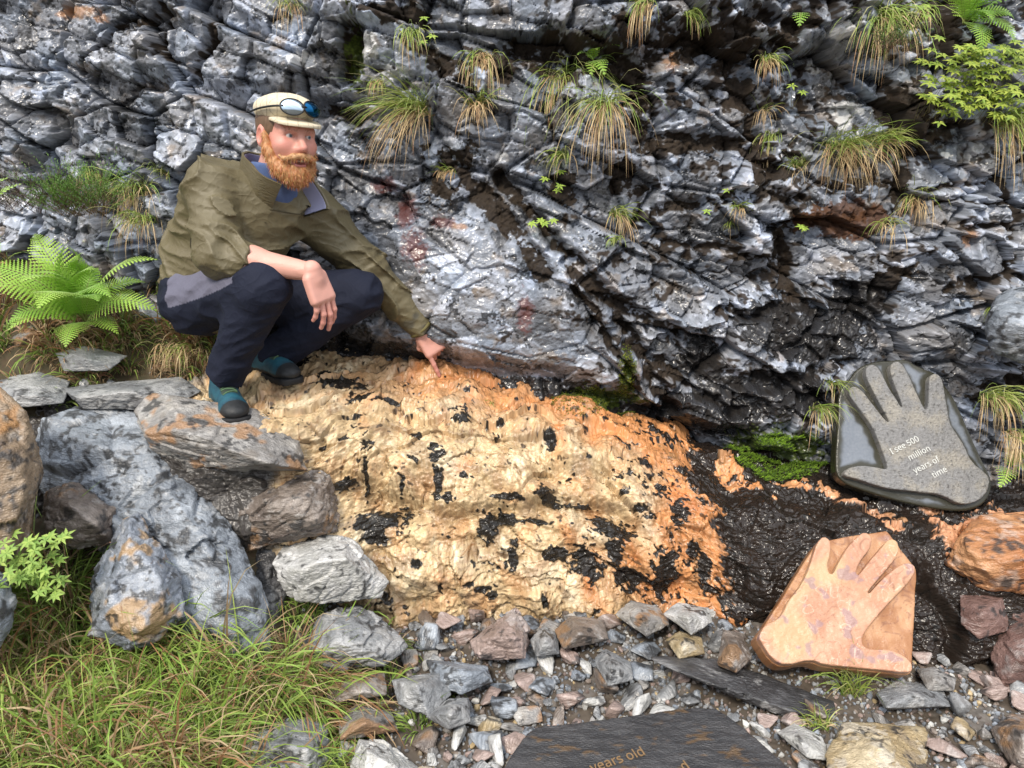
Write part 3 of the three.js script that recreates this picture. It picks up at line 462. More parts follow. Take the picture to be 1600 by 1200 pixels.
boulder('flat_rock', 'small grey slab lying beneath the drooping fern tips', [[86, 552, 2.76], [130, 540, 2.8], [200, 556, 2.76], [170, 580, 2.68], [100, 580, 2.68]], [[140, 556, 2.68]], .1, 22, { style: 'grey', detail: 18 }, 'rock');
boulder('boulder', 'low grey boulder set in grass below the pale boulder', [[470, 1010, 2.12], [500, 962, 2.2], [560, 945, 2.24], [610, 975, 2.2], [640, 1010, 2.14], [600, 1040, 2.06], [510, 1050, 2.04]], [[540, 985, 2.05], [590, 1010, 2.04], [505, 1020, 2.02]], .2, 33, { style: 'grey' });
boulder('boulder', 'grey boulder with crystalline face at the grass edge, low in the scree', [[350, 1175, 1.72], [400, 1140, 1.8], [470, 1116, 1.86], [516, 1130, 1.84], [512, 1200, 1.7], [480, 1240, 1.62], [360, 1240, 1.62]], [[430, 1160, 1.66], [480, 1170, 1.65]], .18, 34, { style: 'grey' });
boulder('boulder', 'white-grey smooth boulder beside the grassy tuft', [[545, 1190, 1.7], [556, 1154, 1.78], [600, 1160, 1.78], [655, 1200, 1.7], [660, 1240, 1.62], [560, 1250, 1.6]], [[575, 1172, 1.68], [620, 1200, 1.64]], .16, 35, { style: 'pale', rough: .014 });
boulder('boulder', 'brown-grey mottled stone half sunk in grass', [[520, 1130, 1.86], [560, 1102, 1.92], [612, 1112, 1.92], [622, 1142, 1.84], [580, 1162, 1.78], [528, 1158, 1.78]], [[570, 1130, 1.78]], .14, 36, { style: 'rusty', detail: 26 });
boulder('boulder', 'flat dark layered stone on the grass edge', [[505, 1084, 1.96], [540, 1062, 2.0], [600, 1050, 2.04], [606, 1086, 1.94], [570, 1100, 1.9], [520, 1098, 1.9]], [[560, 1078, 1.9]], .14, 37, { style: 'brown', detail: 24 });
boulder('boulder', 'large pinkish-brown angular stone against the cream limestone', [[735, 1000, 2.16], [760, 966, 2.24], [806, 950, 2.28], [828, 985, 2.22], [820, 1030, 2.1], [780, 1038, 2.06], [742, 1028, 2.08]], [[770, 995, 2.08], [805, 1000, 2.08]], .14, 38, { style: 'pink', detail: 30, rough: .014 });
boulder('boulder', 'squarish grey-brown stone with pale specks at the scree edge', [[610, 1062, 2.0], [630, 1042, 2.04], [690, 1050, 2.04], [706, 1085, 1.96], [670, 1120, 1.86], [622, 1100, 1.9]], [[650, 1070, 1.9]], .15, 39, { style: 'grey', detail: 28 });
boulder('boulder', 'blue-grey ridged stone behind the squarish speckled stone', [[664, 1030, 2.1], [700, 1018, 2.14], [760, 1040, 2.1], [770, 1066, 2.02], [720, 1085, 1.96], [680, 1070, 2.0]], [[715, 1045, 1.99], [750, 1052, 2.0]], .13, 40, { style: 'blue', detail: 26 });
boulder('boulder', 'dark grey stone in front of the ridged stone', [[665, 1120, 1.86], [700, 1092, 1.93], [734, 1090, 1.93], [735, 1128, 1.84], [700, 1140, 1.8]], [[705, 1112, 1.8]], .12, 41, { style: 'grey', detail: 22 });
boulder('boulder', 'greenish-grey stone right of the pinkish stone', [[828, 1000, 2.2], [850, 976, 2.26], [872, 990, 2.24], [874, 1022, 2.14], [838, 1026, 2.12]], [[852, 1000, 2.12]], .1, 42, { style: 'grey', detail: 20 });
boulder('boulder', 'grey-brown slabby stone with a violet edge under the limestone', [[866, 985, 2.24], [890, 962, 2.3], [945, 968, 2.3], [952, 1000, 2.2], [920, 1020, 2.12], [880, 1015, 2.13]], [[905, 990, 2.13]], .12, 43, { style: 'brown', detail: 24 });
boulder('boulder', 'striped grey-brown stone at the foot of the black algae', [[960, 960, 2.3], [985, 938, 2.36], [1030, 948, 2.34], [1046, 975, 2.26], [1010, 995, 2.18], [972, 985, 2.2]], [[1005, 965, 2.19]], .12, 44, { style: 'rusty', detail: 24 });
boulder('boulder', 'white quartz-veined stone at the foot of the black algae', [[1034, 958, 2.3], [1060, 942, 2.36], [1108, 950, 2.34], [1114, 972, 2.26], [1080, 992, 2.18], [1048, 982, 2.2]], [[1075, 965, 2.19]], .12, 45, { style: 'pale', detail: 24 });
boulder('boulder', 'yellowish rounded stone left of the orange hand stone', [[1040, 1000, 2.2], [1062, 986, 2.24], [1096, 996, 2.22], [1102, 1022, 2.13], [1060, 1030, 2.1]], [[1072, 1006, 2.11]], .1, 46, { style: 'ochre', detail: 20 });
boulder('boulder', 'grey-green five-sided stone in the scree', [[926, 1030, 2.1], [946, 1014, 2.15], [986, 1034, 2.1], [990, 1062, 2.0], [950, 1072, 1.97]], [[956, 1042, 1.99]], .1, 47, { style: 'grey', detail: 20 });
boulder('boulder', 'grey-brown blocky stone next to the orange hand stone', [[1114, 1015, 2.16], [1130, 984, 2.24], [1160, 990, 2.22], [1176, 1030, 2.1], [1150, 1052, 2.03], [1120, 1040, 2.06]], [[1143, 1018, 2.05]], .11, 48, { style: 'brown', detail: 22 });
boulder('boulder', 'rust-orange limestone boulder right of the orange carved hand stone', [[1474, 880, 2.36], [1488, 828, 2.42], [1530, 806, 2.46], [1610, 800, 2.48], [1700, 812, 2.48], [1700, 950, 2.3], [1600, 945, 2.26], [1515, 925, 2.28]], [[1530, 850, 2.25], [1600, 860, 2.21], [1540, 895, 2.22]], .25, 58, { style: 'rust', rough: .014, chips: 14, keep: 9 });
boulder('boulder', 'wet pink and black stone under the rust-orange boulder', [[1500, 930, 2.28], [1540, 912, 2.34], [1580, 925, 2.32], [1575, 985, 2.18], [1530, 1000, 2.14], [1500, 975, 2.18]], [[1540, 955, 2.16]], .14, 59, { style: 'purple', detail: 26 });
boulder('boulder', 'purple-brown boulder below the orange limestone knob', [[1545, 1010, 2.18], [1566, 950, 2.3], [1620, 915, 2.4], [1700, 930, 2.4], [1700, 1080, 2.1], [1600, 1095, 2.02], [1556, 1070, 2.06]], [[1600, 990, 2.1], [1610, 1050, 2.0]], .2, 49, { style: 'purple', detail: 34, rough: .016 });
boulder('flat_rock', 'flat grey-brown slab right of the grass tuft', [[1366, 1085, 1.98], [1400, 1064, 2.05], [1470, 1070, 2.05], [1486, 1105, 1.94], [1430, 1112, 1.9], [1380, 1108, 1.9]], [[1425, 1085, 1.93]], .1, 50, { style: 'grey', detail: 24 }, 'rock');
boulder('flat_rock', 'golden-brown striped slab at the path edge', [[1290, 1185, 1.72], [1320, 1130, 1.86], [1400, 1118, 1.9], [1450, 1135, 1.88], [1456, 1190, 1.74], [1440, 1240, 1.6], [1300, 1240, 1.6]], [[1370, 1160, 1.72]], .1, 51, { style: 'ochre', detail: 30, rough: .014 }, 'rock');
boulder('flat_rock', 'rusty flat stone under the corner of the orange hand stone', [[1430, 1045, 2.08], [1460, 1042, 2.1], [1495, 1060, 2.06], [1490, 1080, 2.0], [1450, 1080, 1.99]], [[1462, 1060, 2.0]], .1, 52, { style: 'rusty', detail: 18 }, 'rock');
boulder('boulder', 'grey rounded boulder jutting from the cliff above the right-hand grass', [[1528, 520, 2.72], [1550, 460, 2.8], [1600, 440, 2.82], [1680, 450, 2.82], [1690, 560, 2.7], [1600, 575, 2.66], [1545, 555, 2.68]], [[1570, 500, 2.62], [1620, 510, 2.58]], .25, 53, { style: 'blue', detail: 34, sharp: 14 });
boulder('boulder', 'brown stone with a broad flat top in the lower scree', [[1545, 1140, 1.84], [1580, 1115, 1.9], [1640, 1120, 1.9], [1650, 1200, 1.7], [1580, 1200, 1.7]], [[1590, 1150, 1.72]], .14, 54, { style: 'brown', detail: 24 });
boulder('boulder', 'white-faced stone beside the golden-brown slab', [[1212, 1145, 1.83], [1240, 1130, 1.87], [1285, 1150, 1.83], [1300, 1190, 1.73], [1262, 1185, 1.73]], [[1250, 1155, 1.76]], .08, 55, { style: 'pale', detail: 20 });
// the long dark slab
boulder('stone_slab', 'long narrow dark grey slab lying in the scree', [[1005, 1022, 2.1], [1030, 1014, 2.14], [1120, 1030, 2.14], [1230, 1068, 2.07], [1304, 1096, 2.0], [1310, 1128, 1.92], [1240, 1126, 1.92], [1110, 1080, 2.0], [1010, 1040, 2.05]], [[1020, 1034, 2.04], [1130, 1072, 1.98], [1270, 1122, 1.9]], .07, 56, { style: 'dark', detail: 34, rough: .012, sharp: 40 }, 'slab');

// loose scree: each stone its own object
const KEEP = [];                       // places that are taken: [x, z, radius]
scene.children.forEach(o => { if (/boulder|flat_rock|slab/.test(o.name)) { const b = new THREE.Box3().setFromObject(o), c = b.getCenter(V3()), s = b.getSize(V3()); KEEP.push([c.x, c.z, Math.min(s.x, s.z) * .42]); } });
{
  const r = rng(77), kinds = [['grey', 5, 'small grey angular stone in the scree below the ledge'], ['blue', 3, 'small blue-grey angular stone in the scree below the ledge'], ['brown', 2, 'small dark brown angular stone in the scree below the ledge'], ['pink', 2, 'small pinkish-brown angular stone in the scree below the ledge'], ['pale', 2, 'small white-grey angular stone in the scree below the ledge'], ['rusty', 2, 'small rust-stained angular stone in the scree below the ledge'], ['ochre', 1, 'small yellowish angular stone in the scree below the ledge']];
  const lib = {}; let seed = 300;
  for (const [k, n] of kinds) lib[k] = [...Array(n + 1)].map(() => { const q = [], rr = rng(seed++), fl = .35 + .3 * rr(), ln = .7 + .3 * rr(); for (let i = 0; i < 9; i++) { const z = rr() * 2 - 1, a = rr() * 6.283, s = Math.sqrt(1 - z * z); q.push(V3(s * Math.cos(a) * .05, z * .05 * fl, s * Math.sin(a) * .05 * ln)); } return rockGeo(q, seed, { detail: 5, rough: .006, chips: 5, style: k })[0]; });
  const bag = kinds.flatMap(k => Array(k[1]).fill(k)), slabPoly = [[785, 1205], [832, 1140], [1000, 1118], [1112, 1102], [1245, 1208], [1260, 1330], [760, 1330]].map(q => { const p = P(q[0], q[1], 1.7); const t = (EYE - .05) / (EYE - p.y); return [p.x * t, p.z * t]; });
  const inside = (x, z, poly) => { let c = false; for (let i = 0, j = poly.length - 1; i < poly.length; j = i++) { const [a, b] = poly[i], [d, e] = poly[j]; if (b > z !== e > z && x < (d - a) * (z - b) / (e - b) + a) c = !c; } return c; };
  const put = []; let n = 0;
  for (let tries = 0; tries < 30000 && n < 292; tries++) {
    const R = n < 150 ? .034 + .022 * r() : n < 240 ? .022 + .012 * r() : .014 + .008 * r(), x = -.62 + 2.6 * r(), D = 1.5 + .98 * r(), z = -D;
    const Df = table(LEDGE, x, 3); if (D > Df + .02 || (x < -.3 && D > 1.3 + (x + .62) * 3 && r() < .7)) continue;
    if (inside(x, z, slabPoly) || (x > .78 && x < 1.22 && D > 1.93)) continue;
    if (KEEP.some(k => Math.hypot(k[0] - x, k[1] - z) < k[2] + R * .5) || put.some(k => Math.hypot(k[0] - x, k[1] - z) < (k[2] + R) * .54)) continue;
    put.push([x, z, R]); n++; const [k, , label] = bag[Math.floor(r() * bag.length)], gs = lib[k], m = mesh('stone', gs[Math.floor(r() * gs.length)], rockMat);
    m.scale.setScalar(R / .05 * 1.25); m.position.set(x, groundY(x, z) + R * (.15 + .6 * r()), z); m.rotation.set((r() - .5) * .9, r() * 6.28, (r() - .5) * .9); tag(m, label, 'stone', 'loose scree stones, ' + k);
  }
  // chips too small to pick apart
  const chip = new THREE.IcosahedronGeometry(1, 0), cp = chip.attributes.position; for (let i = 0; i < cp.count; i++) { const x = cp.getX(i), y = cp.getY(i), z = cp.getZ(i), k = .75 + .45 * noise(x * 1.3 + 4, y * 1.3, z * 1.3); cp.setXYZ(i, x * k, y * k * .6, z * k * .8); } chip.computeVertexNormals();
  const N = 9000, im = new THREE.InstancedMesh(chip, new THREE.MeshStandardMaterial({ color: 0xffffff, roughness: .5 }), N), M = new THREE.Matrix4(), q = new THREE.Quaternion(), c = new THREE.Color(); im.name = 'gravel'; im.castShadow = im.receiveShadow = true;
  for (let i = 0; i < N; i++) { let x, z; do { x = -.7 + 2.7 * r(); z = -(1.45 + 1.05 * r()); } while (inside(x, z, slabPoly) || -z > table(LEDGE, x, 3) + .02 || (x < -.25 && r() < .6)); const s = .005 + .015 * r() * r(); q.setFromEuler(new THREE.Euler(r() * 6, r() * 6, r() * 6)); M.compose(V3(x, groundY(x, z) + s * .35, z), q, V3(s, s, s)); im.setMatrixAt(i, M); const st = STYLES[bag[Math.floor(r() * bag.length)][0]], b = .65 + .5 * r(), t = st[r() < .7 ? 0 : 2]; im.setColorAt(i, c.setRGB(t[0] * b, t[1] * b, t[2] * b)); }
  scene.add(tag(im, 'fine grey gravel between the scree stones', 'gravel', null, 'stuff'));
}

// ---------------------------------------------------------------- carved stones
import { FontLoader } from 'three/addons/loaders/FontLoader.js';
import { TextGeometry } from 'three/addons/geometries/TextGeometry.js';
const font = await new FontLoader().loadAsync('fonts/droid/droid_sans_regular.typeface.json');
function planeOf(A, B, C) {            // a stone's own plane: U along its foot, V up its face, N out of it
  const U = B.clone().sub(A).normalize(), W = C.clone().sub(A), N = U.clone().cross(W).normalize(), V = N.clone().cross(U), O = A.clone();
  const hit = (px, py) => { const a = P(px, py, 1), d = a.sub(camera.position), t = O.clone().sub(camera.position).dot(N) / d.dot(N), p = camera.position.clone().addScaledVector(d, t).sub(O); return [p.dot(U), p.dot(V)]; };
  const m = new THREE.Matrix4().makeBasis(U, V, N); m.setPosition(O); return { U, V, N, O, hit, m };
}
function polySDF(poly) { return (x, y) => { let d = 9, s = 1; for (let i = 0, j = poly.length - 1; i < poly.length; j = i++) { const [ax, ay] = poly[i], [bx, by] = poly[j], ex = bx - ax, ey = by - ay, wx = x - ax, wy = y - ay, t = clamp((wx * ex + wy * ey) / (ex * ex + ey * ey)), qx = wx - ex * t, qy = wy - ey * t; d = Math.min(d, qx * qx + qy * qy); const c1 = y >= ay, c2 = y < by, c3 = ex * wy > ey * wx; if (c1 && c2 && c3 || !c1 && !c2 && !c3) s = -s; } return s * Math.sqrt(d); }; }
function smoothPoly(p, k = 1) { for (; k > 0; k--) { const o = []; p.forEach((a, i) => { const b = p[(i + 1) % p.length]; o.push([.75 * a[0] + .25 * b[0], .75 * a[1] + .25 * b[1]], [.25 * a[0] + .75 * b[0], .25 * a[1] + .75 * b[1]]); }); p = o; } return p; }
function gridSDF(poly, cell) {         // signed distance sampled once, then looked up
  const xs = poly.map(p => p[0]), ys = poly.map(p => p[1]), x0 = Math.min(...xs) - .06, y0 = Math.min(...ys) - .06, nx = Math.ceil((Math.max(...xs) + .06 - x0) / cell) + 1, ny = Math.ceil((Math.max(...ys) + .06 - y0) / cell) + 1, f = new Float32Array(nx * ny), s = polySDF(poly);
  for (let j = 0; j < ny; j++) for (let i = 0; i < nx; i++) f[j * nx + i] = s(x0 + i * cell, y0 + j * cell);
  const fn = (x, y) => { const u = clamp((x - x0) / cell, 0, nx - 1.001), v = clamp((y - y0) / cell, 0, ny - 1.001), i = u | 0, j = v | 0, a = u - i, b = v - j, k = j * nx + i; return mix(mix(f[k], f[k + 1], a), mix(f[k + nx], f[k + nx + 1], a), b); };
  fn.box = [x0, y0, x0 + nx * cell, y0 + ny * cell]; return fn;
}
function carved(s, z0, z1, cell, round, relief) { // prism of the outline between two heights with rounded, slightly uneven edges
  const [x0, y0, x1, y1] = s.box;
  return nets((x, y, z) => { const a = s(x, y) + round, top = z1 + relief(x, y) - round - z, bot = z - z0 - round, b = -Math.min(top, bot), ax = Math.max(a, 0), bx = Math.max(b, 0); return Math.min(Math.max(a, b), 0) + Math.hypot(ax, bx) - round; }, [x0, y0, z0 - .012], [x1, y1, z1 + .016], cell);
}
const stoneBump = grainBump.clone(); stoneBump.repeat.set(5, 5); stoneBump.needsUpdate = true;
console.log('slabs');
{
  const pl = planeOf(P(1315, 742, 2.66), P(1555, 772, 2.60), P(1432, 566, 2.86)), z = q => pl.hit(1280 + q[0] * .2334, 540 + q[1] * .2334);
  const rim = smoothPoly([[150, 330], [165, 270], [215, 225], [285, 125], [420, 84], [510, 84], [600, 66], [720, 140], [820, 168], [900, 290], [960, 380], [1050, 600], [1130, 760], [1192, 890], [1188, 1000], [1085, 1092], [920, 1108], [640, 1056], [330, 970], [138, 890], [128, 740], [148, 480]].map(z), 2);
  const hand = smoothPoly([[163, 858], [195, 818], [290, 800], [390, 814], [456, 830], [458, 800], [400, 640], [350, 530], [290, 450], [230, 370], [198, 320], [204, 284], [240, 268], [290, 300], [340, 368], [405, 450], [466, 518], [472, 500], [430, 430], [370, 320], [318, 220], [308, 160], [340, 122], [388, 134], [422, 190], [470, 290], [520, 360], [552, 418], [560, 405], [540, 350], [500, 250], [473, 160], [488, 113], [530, 102], [568, 130], [612, 220], [660, 330], [692, 395], [710, 428], [724, 420], [735, 380], [736, 280], [738, 208], [775, 182], [818, 208], [842, 300], [860, 420], [874, 510], [920, 590], [980, 680], [1000, 740], [1040, 790], [1100, 838], [1144, 890], [1132, 970], [1080, 1032], [1000, 1062], [930, 1056], [850, 1010], [780, 990], [700, 985], [600, 970], [480, 960], [380, 935], [250, 890], [180, 876]].map(z), 1);
  const T = thing('carved_stone', 'dark grey slab carved with a raised open hand and white lettering', 'carved stone', pl.O); T.quaternion.setFromRotationMatrix(pl.m);
  const wet = new THREE.MeshPhysicalMaterial({ vertexColors: true, roughness: .2, bumpMap: stoneBump, bumpScale: .0012 }), dry = new THREE.MeshPhysicalMaterial({ vertexColors: true, map: grain, roughness: .36, bumpMap: stoneBump, bumpScale: .005 });
  const col = (A, B, C) => (x, y, q) => { const n = noise(x * 14, y * 14, 3), m = noise(x * 90, y * 60, 5), k = noise(x * 170, y * 150, 6); const c = mix3(mix3(A, B, sst(-.2, .5, n + .4 * m)), C, sst(.1, .6, .7 * m + .6 * k)); return c; };
  const s1 = gridSDF(rim, .004), s2 = gridSDF(hand, .003);
  mesh('slab', boxUV(paint(carved(s1, -.095, -.034, .004, .007, (x, y) => .004 * noise(x * 12, y * 12, 1)), (x, y) => { const n = noise(x * 30, y * 30, 3), m = noise(x * 110, y * 110, 5), e = s2(x, y) + .010 * n, o = -s1(x, y) + .008 * n; return mix3([.15 + .03 * m, .17 + .03 * m, .20 + .03 * m], [.030, .029, .018], Math.max(1 - sst(.016, .028, e), 1 - sst(.012, .03, o))); })), wet, T);
  mesh('hand_relief', boxUV(paint(carved(s2, -.05, 0, .0032, .005, (x, y) => .003 * noise(x * 16, y * 16, 4) + .0022 * noise(x * 90, y * 60, 5) + .0012 * noise(x * 170, y * 150, 6)), col([.25, .25, .25], [.34, .32, .28], [.11, .11, .11]))), dry, T);
  const L = thing0('lettering', T), ink = new THREE.MeshStandardMaterial({ color: 0xc4c6c2, roughness: .7 });
  const row = (text, zx, zy, ang, h) => { const g = new TextGeometry(text, { font, size: h, depth: .004, curveSegments: 5 }), m = mesh('word', g, ink, L); const [a, b] = z([zx, zy]); m.position.set(a, b, -.001); m.rotation.z = ang; };
  const A = .58; row('I see 500', 484, 730, A, .0215); row('million', 604, 772, A, .0215); row('years of', 640, 858, A, .0215); row('time', 765, 888, A, .0215);
}
function thing0(name, parent) { const g = new THREE.Group(); g.name = name; parent.add(g); return g; }
{
  const pl = planeOf(P(1190, 1008, 2.06), P(1432, 1052, 1.99), P(1395, 826, 2.3)), z = q => pl.hit(1160 + q[0] * .2334, 800 + q[1] * .2334);
  const rim = smoothPoly([[104, 838], [112, 815], [180, 725], [490, 225], [520, 185], [640, 158], [800, 130], [965, 108], [992, 104], [1010, 125], [1180, 345], [1196, 375], [1192, 500], [1172, 880], [1160, 1065], [1140, 1082], [900, 1062], [700, 1040], [560, 1028], [462, 990], [290, 1034], [200, 990], [125, 870]].map(z), 1);
  const hand = smoothPoly([[106, 838], [150, 752], [240, 715], [280, 660], [302, 600], [370, 520], [430, 420], [470, 300], [500, 205], [545, 158], [592, 190], [592, 280], [568, 350], [578, 405], [608, 418], [640, 340], [700, 240], [760, 170], [822, 128], [872, 168], [862, 240], [800, 310], [762, 390], [768, 428], [800, 400], [850, 330], [920, 250], [970, 190], [1012, 176], [1052, 212], [1042, 290], [970, 380], [900, 460], [838, 536], [850, 545], [890, 500], [960, 425], [1060, 350], [1130, 338], [1166, 378], [1132, 450], [1050, 540], [980, 610], [900, 700], [830, 790], [798, 850], [812, 905], [880, 922], [980, 918], [1080, 958], [1130, 1010], [1144, 1062], [1100, 1076], [900, 1054], [700, 1035], [560, 1024], [462, 984], [290, 1028], [200, 984], [122, 862]].map(z), 1);
  const T = thing('carved_stone', 'orange-pink stone carved with a raised hand leaning on black algae', 'carved stone', pl.O); T.quaternion.setFromRotationMatrix(pl.m);
  const mat = new THREE.MeshPhysicalMaterial({ vertexColors: true, roughness: .33, bumpMap: stoneBump, bumpScale: .0016 });
  const s1 = gridSDF(rim, .004), s2 = gridSDF(hand, .003);
  const swirl = (x, y) => { const a = noise(x * 15 + 1.6 * noise(x * 13, y * 13, 2), y * 15 + 1.6 * noise(x * 13, y * 13, 8), 4); return a; };
  mesh('slab', boxUV(paint(carved(s1, -.11, -.032, .004, .004, (x, y) => .006 * noise(x * 10, y * 10, 2) + .0025 * noise(x * 45, y * 45, 3)), (x, y, q) => { const n = noise(x * 12, y * 12, 9), m = noise(x * 60, y * 30, 3), s = swirl(x, y); let c = mix3([.30, .135, .055], [.43, .235, .12], sst(-.3, .5, n + .4 * m)); c = mix3(c, [.16, .06, .03], sst(.94, .99, 1 - Math.abs(s)) * .6); return mix3(c, [.20, .12, .13], sst(.3, .55, noise(x * 18, y * 18, 31)) * .5); })), mat, T);
  mesh('hand_relief', boxUV(paint(carved(s2, -.06, 0, .003, .0028, (x, y) => .003 * noise(x * 14, y * 14, 4) + .0022 * noise(x * 50, y * 50, 5) + .0012 * noise(x * 120, y * 120, 6)), (x, y) => {
    const s = swirl(x, y), n = noise(x * 10, y * 10, 19), m = noise(x * 46, y * 46, 13); let c = mix3([.40, .205, .125], [.48, .275, .175], sst(-.3, .5, n + .4 * m)); c = mix3(c, [.48, .32, .17], sst(.1, .4, noise(x * 6, y * 6, 27)) * .7);
    c = mix3(c, [.24, .16, .18], sst(.28, .5, noise(x * 17, y * 17, 31) + .5 * m) * .65); c = mix3(c, [.24, .10, .06], sst(.955, .99, 1 - Math.abs(s)) * sst(-.2, .2, noise(x * 8, y * 8, 61)) * .6);
    const cell = plates(x * 26, y * 26, 71), ring = Math.abs(Math.abs(cell[1]) - .32); return mix3(c, [.66, .50, .38], (1 - sst(.02, .07, ring)) * .5 * sst(.45, .5, cell[2]) * sst(.1, .3, noise(x * 5 + 3, y * 5, 5) + .35)); })), mat, T);
}
{ // the inscribed slab lying on the path, cut by the picture's lower edge
  const pl = planeOf(V3(-.05, .055, -1.62), V3(.3, .06, -1.60), V3(-.05, .075, -1.9)), rim = smoothPoly([[778, 1212], [800, 1175], [832, 1136], [860, 1132], [940, 1124], [1010, 1112], [1112, 1102], [1145, 1122], [1205, 1172], [1248, 1212], [1270, 1300], [1200, 1380], [900, 1390], [760, 1320]].map(q => pl.hit(...q)), 1);
  const T = thing('inscribed_slab', 'flat black slab with brown streaks and cut lettering lying on the path', 'slab', pl.O); T.quaternion.setFromRotationMatrix(pl.m);
  const s = gridSDF(rim, .005), mat = new THREE.MeshPhysicalMaterial({ vertexColors: true, map: grain, roughness: .42, bumpMap: stoneBump, bumpScale: .004 });
  mesh('slab', boxUV(paint(carved(s, -.06, 0, .0045, .006, (x, y) => .004 * noise(x * 7, y * 9, 2) + .003 * noise(x * 20, y * 60, 6) + .0014 * noise(x * 90, y * 120, 5)), (x, y) => { const n = noise(x * 8, y * 20, 2), m = noise(x * 40, y * 90, 4), b = sst(.25, .5, noise(x * 10, y * 26, 8) + .5 * m); return mix3(mix3([.035, .036, .04], [.06, .06, .064], sst(-.2, .5, n + .5 * m)), [.13, .075, .03], b * .75); })), mat, T);
  const L = thing0('lettering', T), ink = new THREE.MeshStandardMaterial({ color: 0x7a6244, roughness: .8 });
  for (const [text, px, py] of [['years old', 926, 1208], ['d', 1068, 1206]]) { const g = new TextGeometry(text, { font, size: .028, depth: .003, curveSegments: 5 }), m = mesh('word', g, ink, L), [a, b] = pl.hit(px, py); m.position.set(a, b, .0015); m.rotation.z = .42; }
}

// ---------------------------------------------------------------- plants
console.log('plants');
const leafMat = new THREE.MeshPhysicalMaterial({ vertexColors: true, roughness: .62, transmission: .28, thickness: 0, side: THREE.DoubleSide });
const dryMat = new THREE.MeshPhysicalMaterial({ vertexColors: true, roughness: .75, side: THREE.DoubleSide });
class Leaves {                         // collects strips and leaf faces into one mesh
  constructor() { this.p = []; this.c = []; this.i = []; }
  v(p, c) { this.p.push(p.x, p.y, p.z); this.c.push(c[0], c[1], c[2]); return this.p.length / 3 - 1; }
  tri(a, b, c) { this.i.push(a, b, c); }
  blade(base, dir, len, w, droop, side, c0, c1, n = 5) { // tapering strip that bends under its weight
    let p = base.clone(), d = dir.clone().normalize(), l = -1, r = -1; const s = V3();
    for (let k = 0; k <= n; k++) {
      const t = k / n, q = w * (1 - t * t) + .0002, c = mix3(c0, c1, t); s.copy(side).addScaledVector(d, -side.dot(d)).normalize();
      const a = this.v(p.clone().addScaledVector(s, -q / 2), c), b = this.v(p.clone().addScaledVector(s, q / 2), c); if (k) { this.tri(l, r, b); this.tri(l, b, a); } l = a; r = b;
      d.y -= droop / n * (1 + t); d.normalize(); p.addScaledVector(d, len / n);
    } return p;
  }
  leaf(base, dir, nrm, len, w, c, c2 = c, fold = .25) { // pointed leaf with a raised midrib
    const s = dir.clone().cross(nrm).normalize(), a = this.v(base, c), t = this.v(base.clone().addScaledVector(dir, len).addScaledVector(nrm, -len * .18), c2), m = this.v(base.clone().addScaledVector(dir, len * .5).addScaledVector(nrm, w * -fold * .4), c);
    const l = this.v(base.clone().addScaledVector(dir, len * .42).addScaledVector(s, w / 2).addScaledVector(nrm, w * fold), c2), r = this.v(base.clone().addScaledVector(dir, len * .42).addScaledVector(s, -w / 2).addScaledVector(nrm, w * fold), c2);
    this.tri(a, m, l); this.tri(m, t, l); this.tri(a, r, m); this.tri(m, r, t);
  }
  geo() { const g = new THREE.BufferGeometry(); g.setAttribute('position', new THREE.Float32BufferAttribute(this.p, 3)); g.setAttribute('color', new THREE.Float32BufferAttribute(this.c, 3)); g.setIndex(this.i); g.computeVertexNormals(); return g; }
}
const G1 = [.10, .19, .025], G2 = [.27, .46, .055], YG = [.38, .44, .09], STRAW = [.58, .46, .26], TAN = [.38, .24, .12], RED = [.30, .13, .06], BRN = [.14, .09, .055];
// one tuft: live green blades that stand and dead straw that hangs
function tuft(pos, o, label, group) {
  const { n = 60, len = .16, r = .03, live = .5, hang = 1, out = V3(0, .35, 1), w = .0028, lean = .8, seed = 1, name = 'grass_tuft', cat = 'grass', red = .25 } = o, rr = rng(seed * 97 + 5), L = new Leaves(), Dd = new Leaves();
  for (let i = 0; i < n; i++) {
    const a = rr() * 6.283, q = Math.sqrt(rr()) * r, b = V3(Math.cos(a) * q, (rr() - .5) * r * .6, Math.sin(a) * q * .5), green = rr() < live, k = rr();
    const d = out.clone().add(V3((rr() - .5) * 2 * lean, green ? .5 + rr() * .7 : -.2 + rr() * .7, (rr() - .5) * .9 * lean)), side = V3(rr() - .5, rr() - .5, rr() - .5);
    const c0 = green ? mix3(YG, G1, rr()) : mix3(STRAW, TAN, rr()), c1 = green ? mix3(mix3(G2, YG, rr()), STRAW, k < .3 ? .7 : 0) : mix3(STRAW, RED, rr() < red ? .8 : rr() * .3);
    (green ? L : Dd).blade(b, d, len * (.55 + .75 * rr()), w * (.6 + .7 * rr()), (green ? .9 + 1.2 * rr() : 1.6 + 1.6 * rr()) * hang, side, c0, c1);
  }
  const T = thing(name, label, cat, pos, group); if (L.p.length) mesh('green_blades', L.geo(), leafMat, T); if (Dd.p.length) mesh('dry_blades', Dd.geo(), dryMat, T); return T;
}
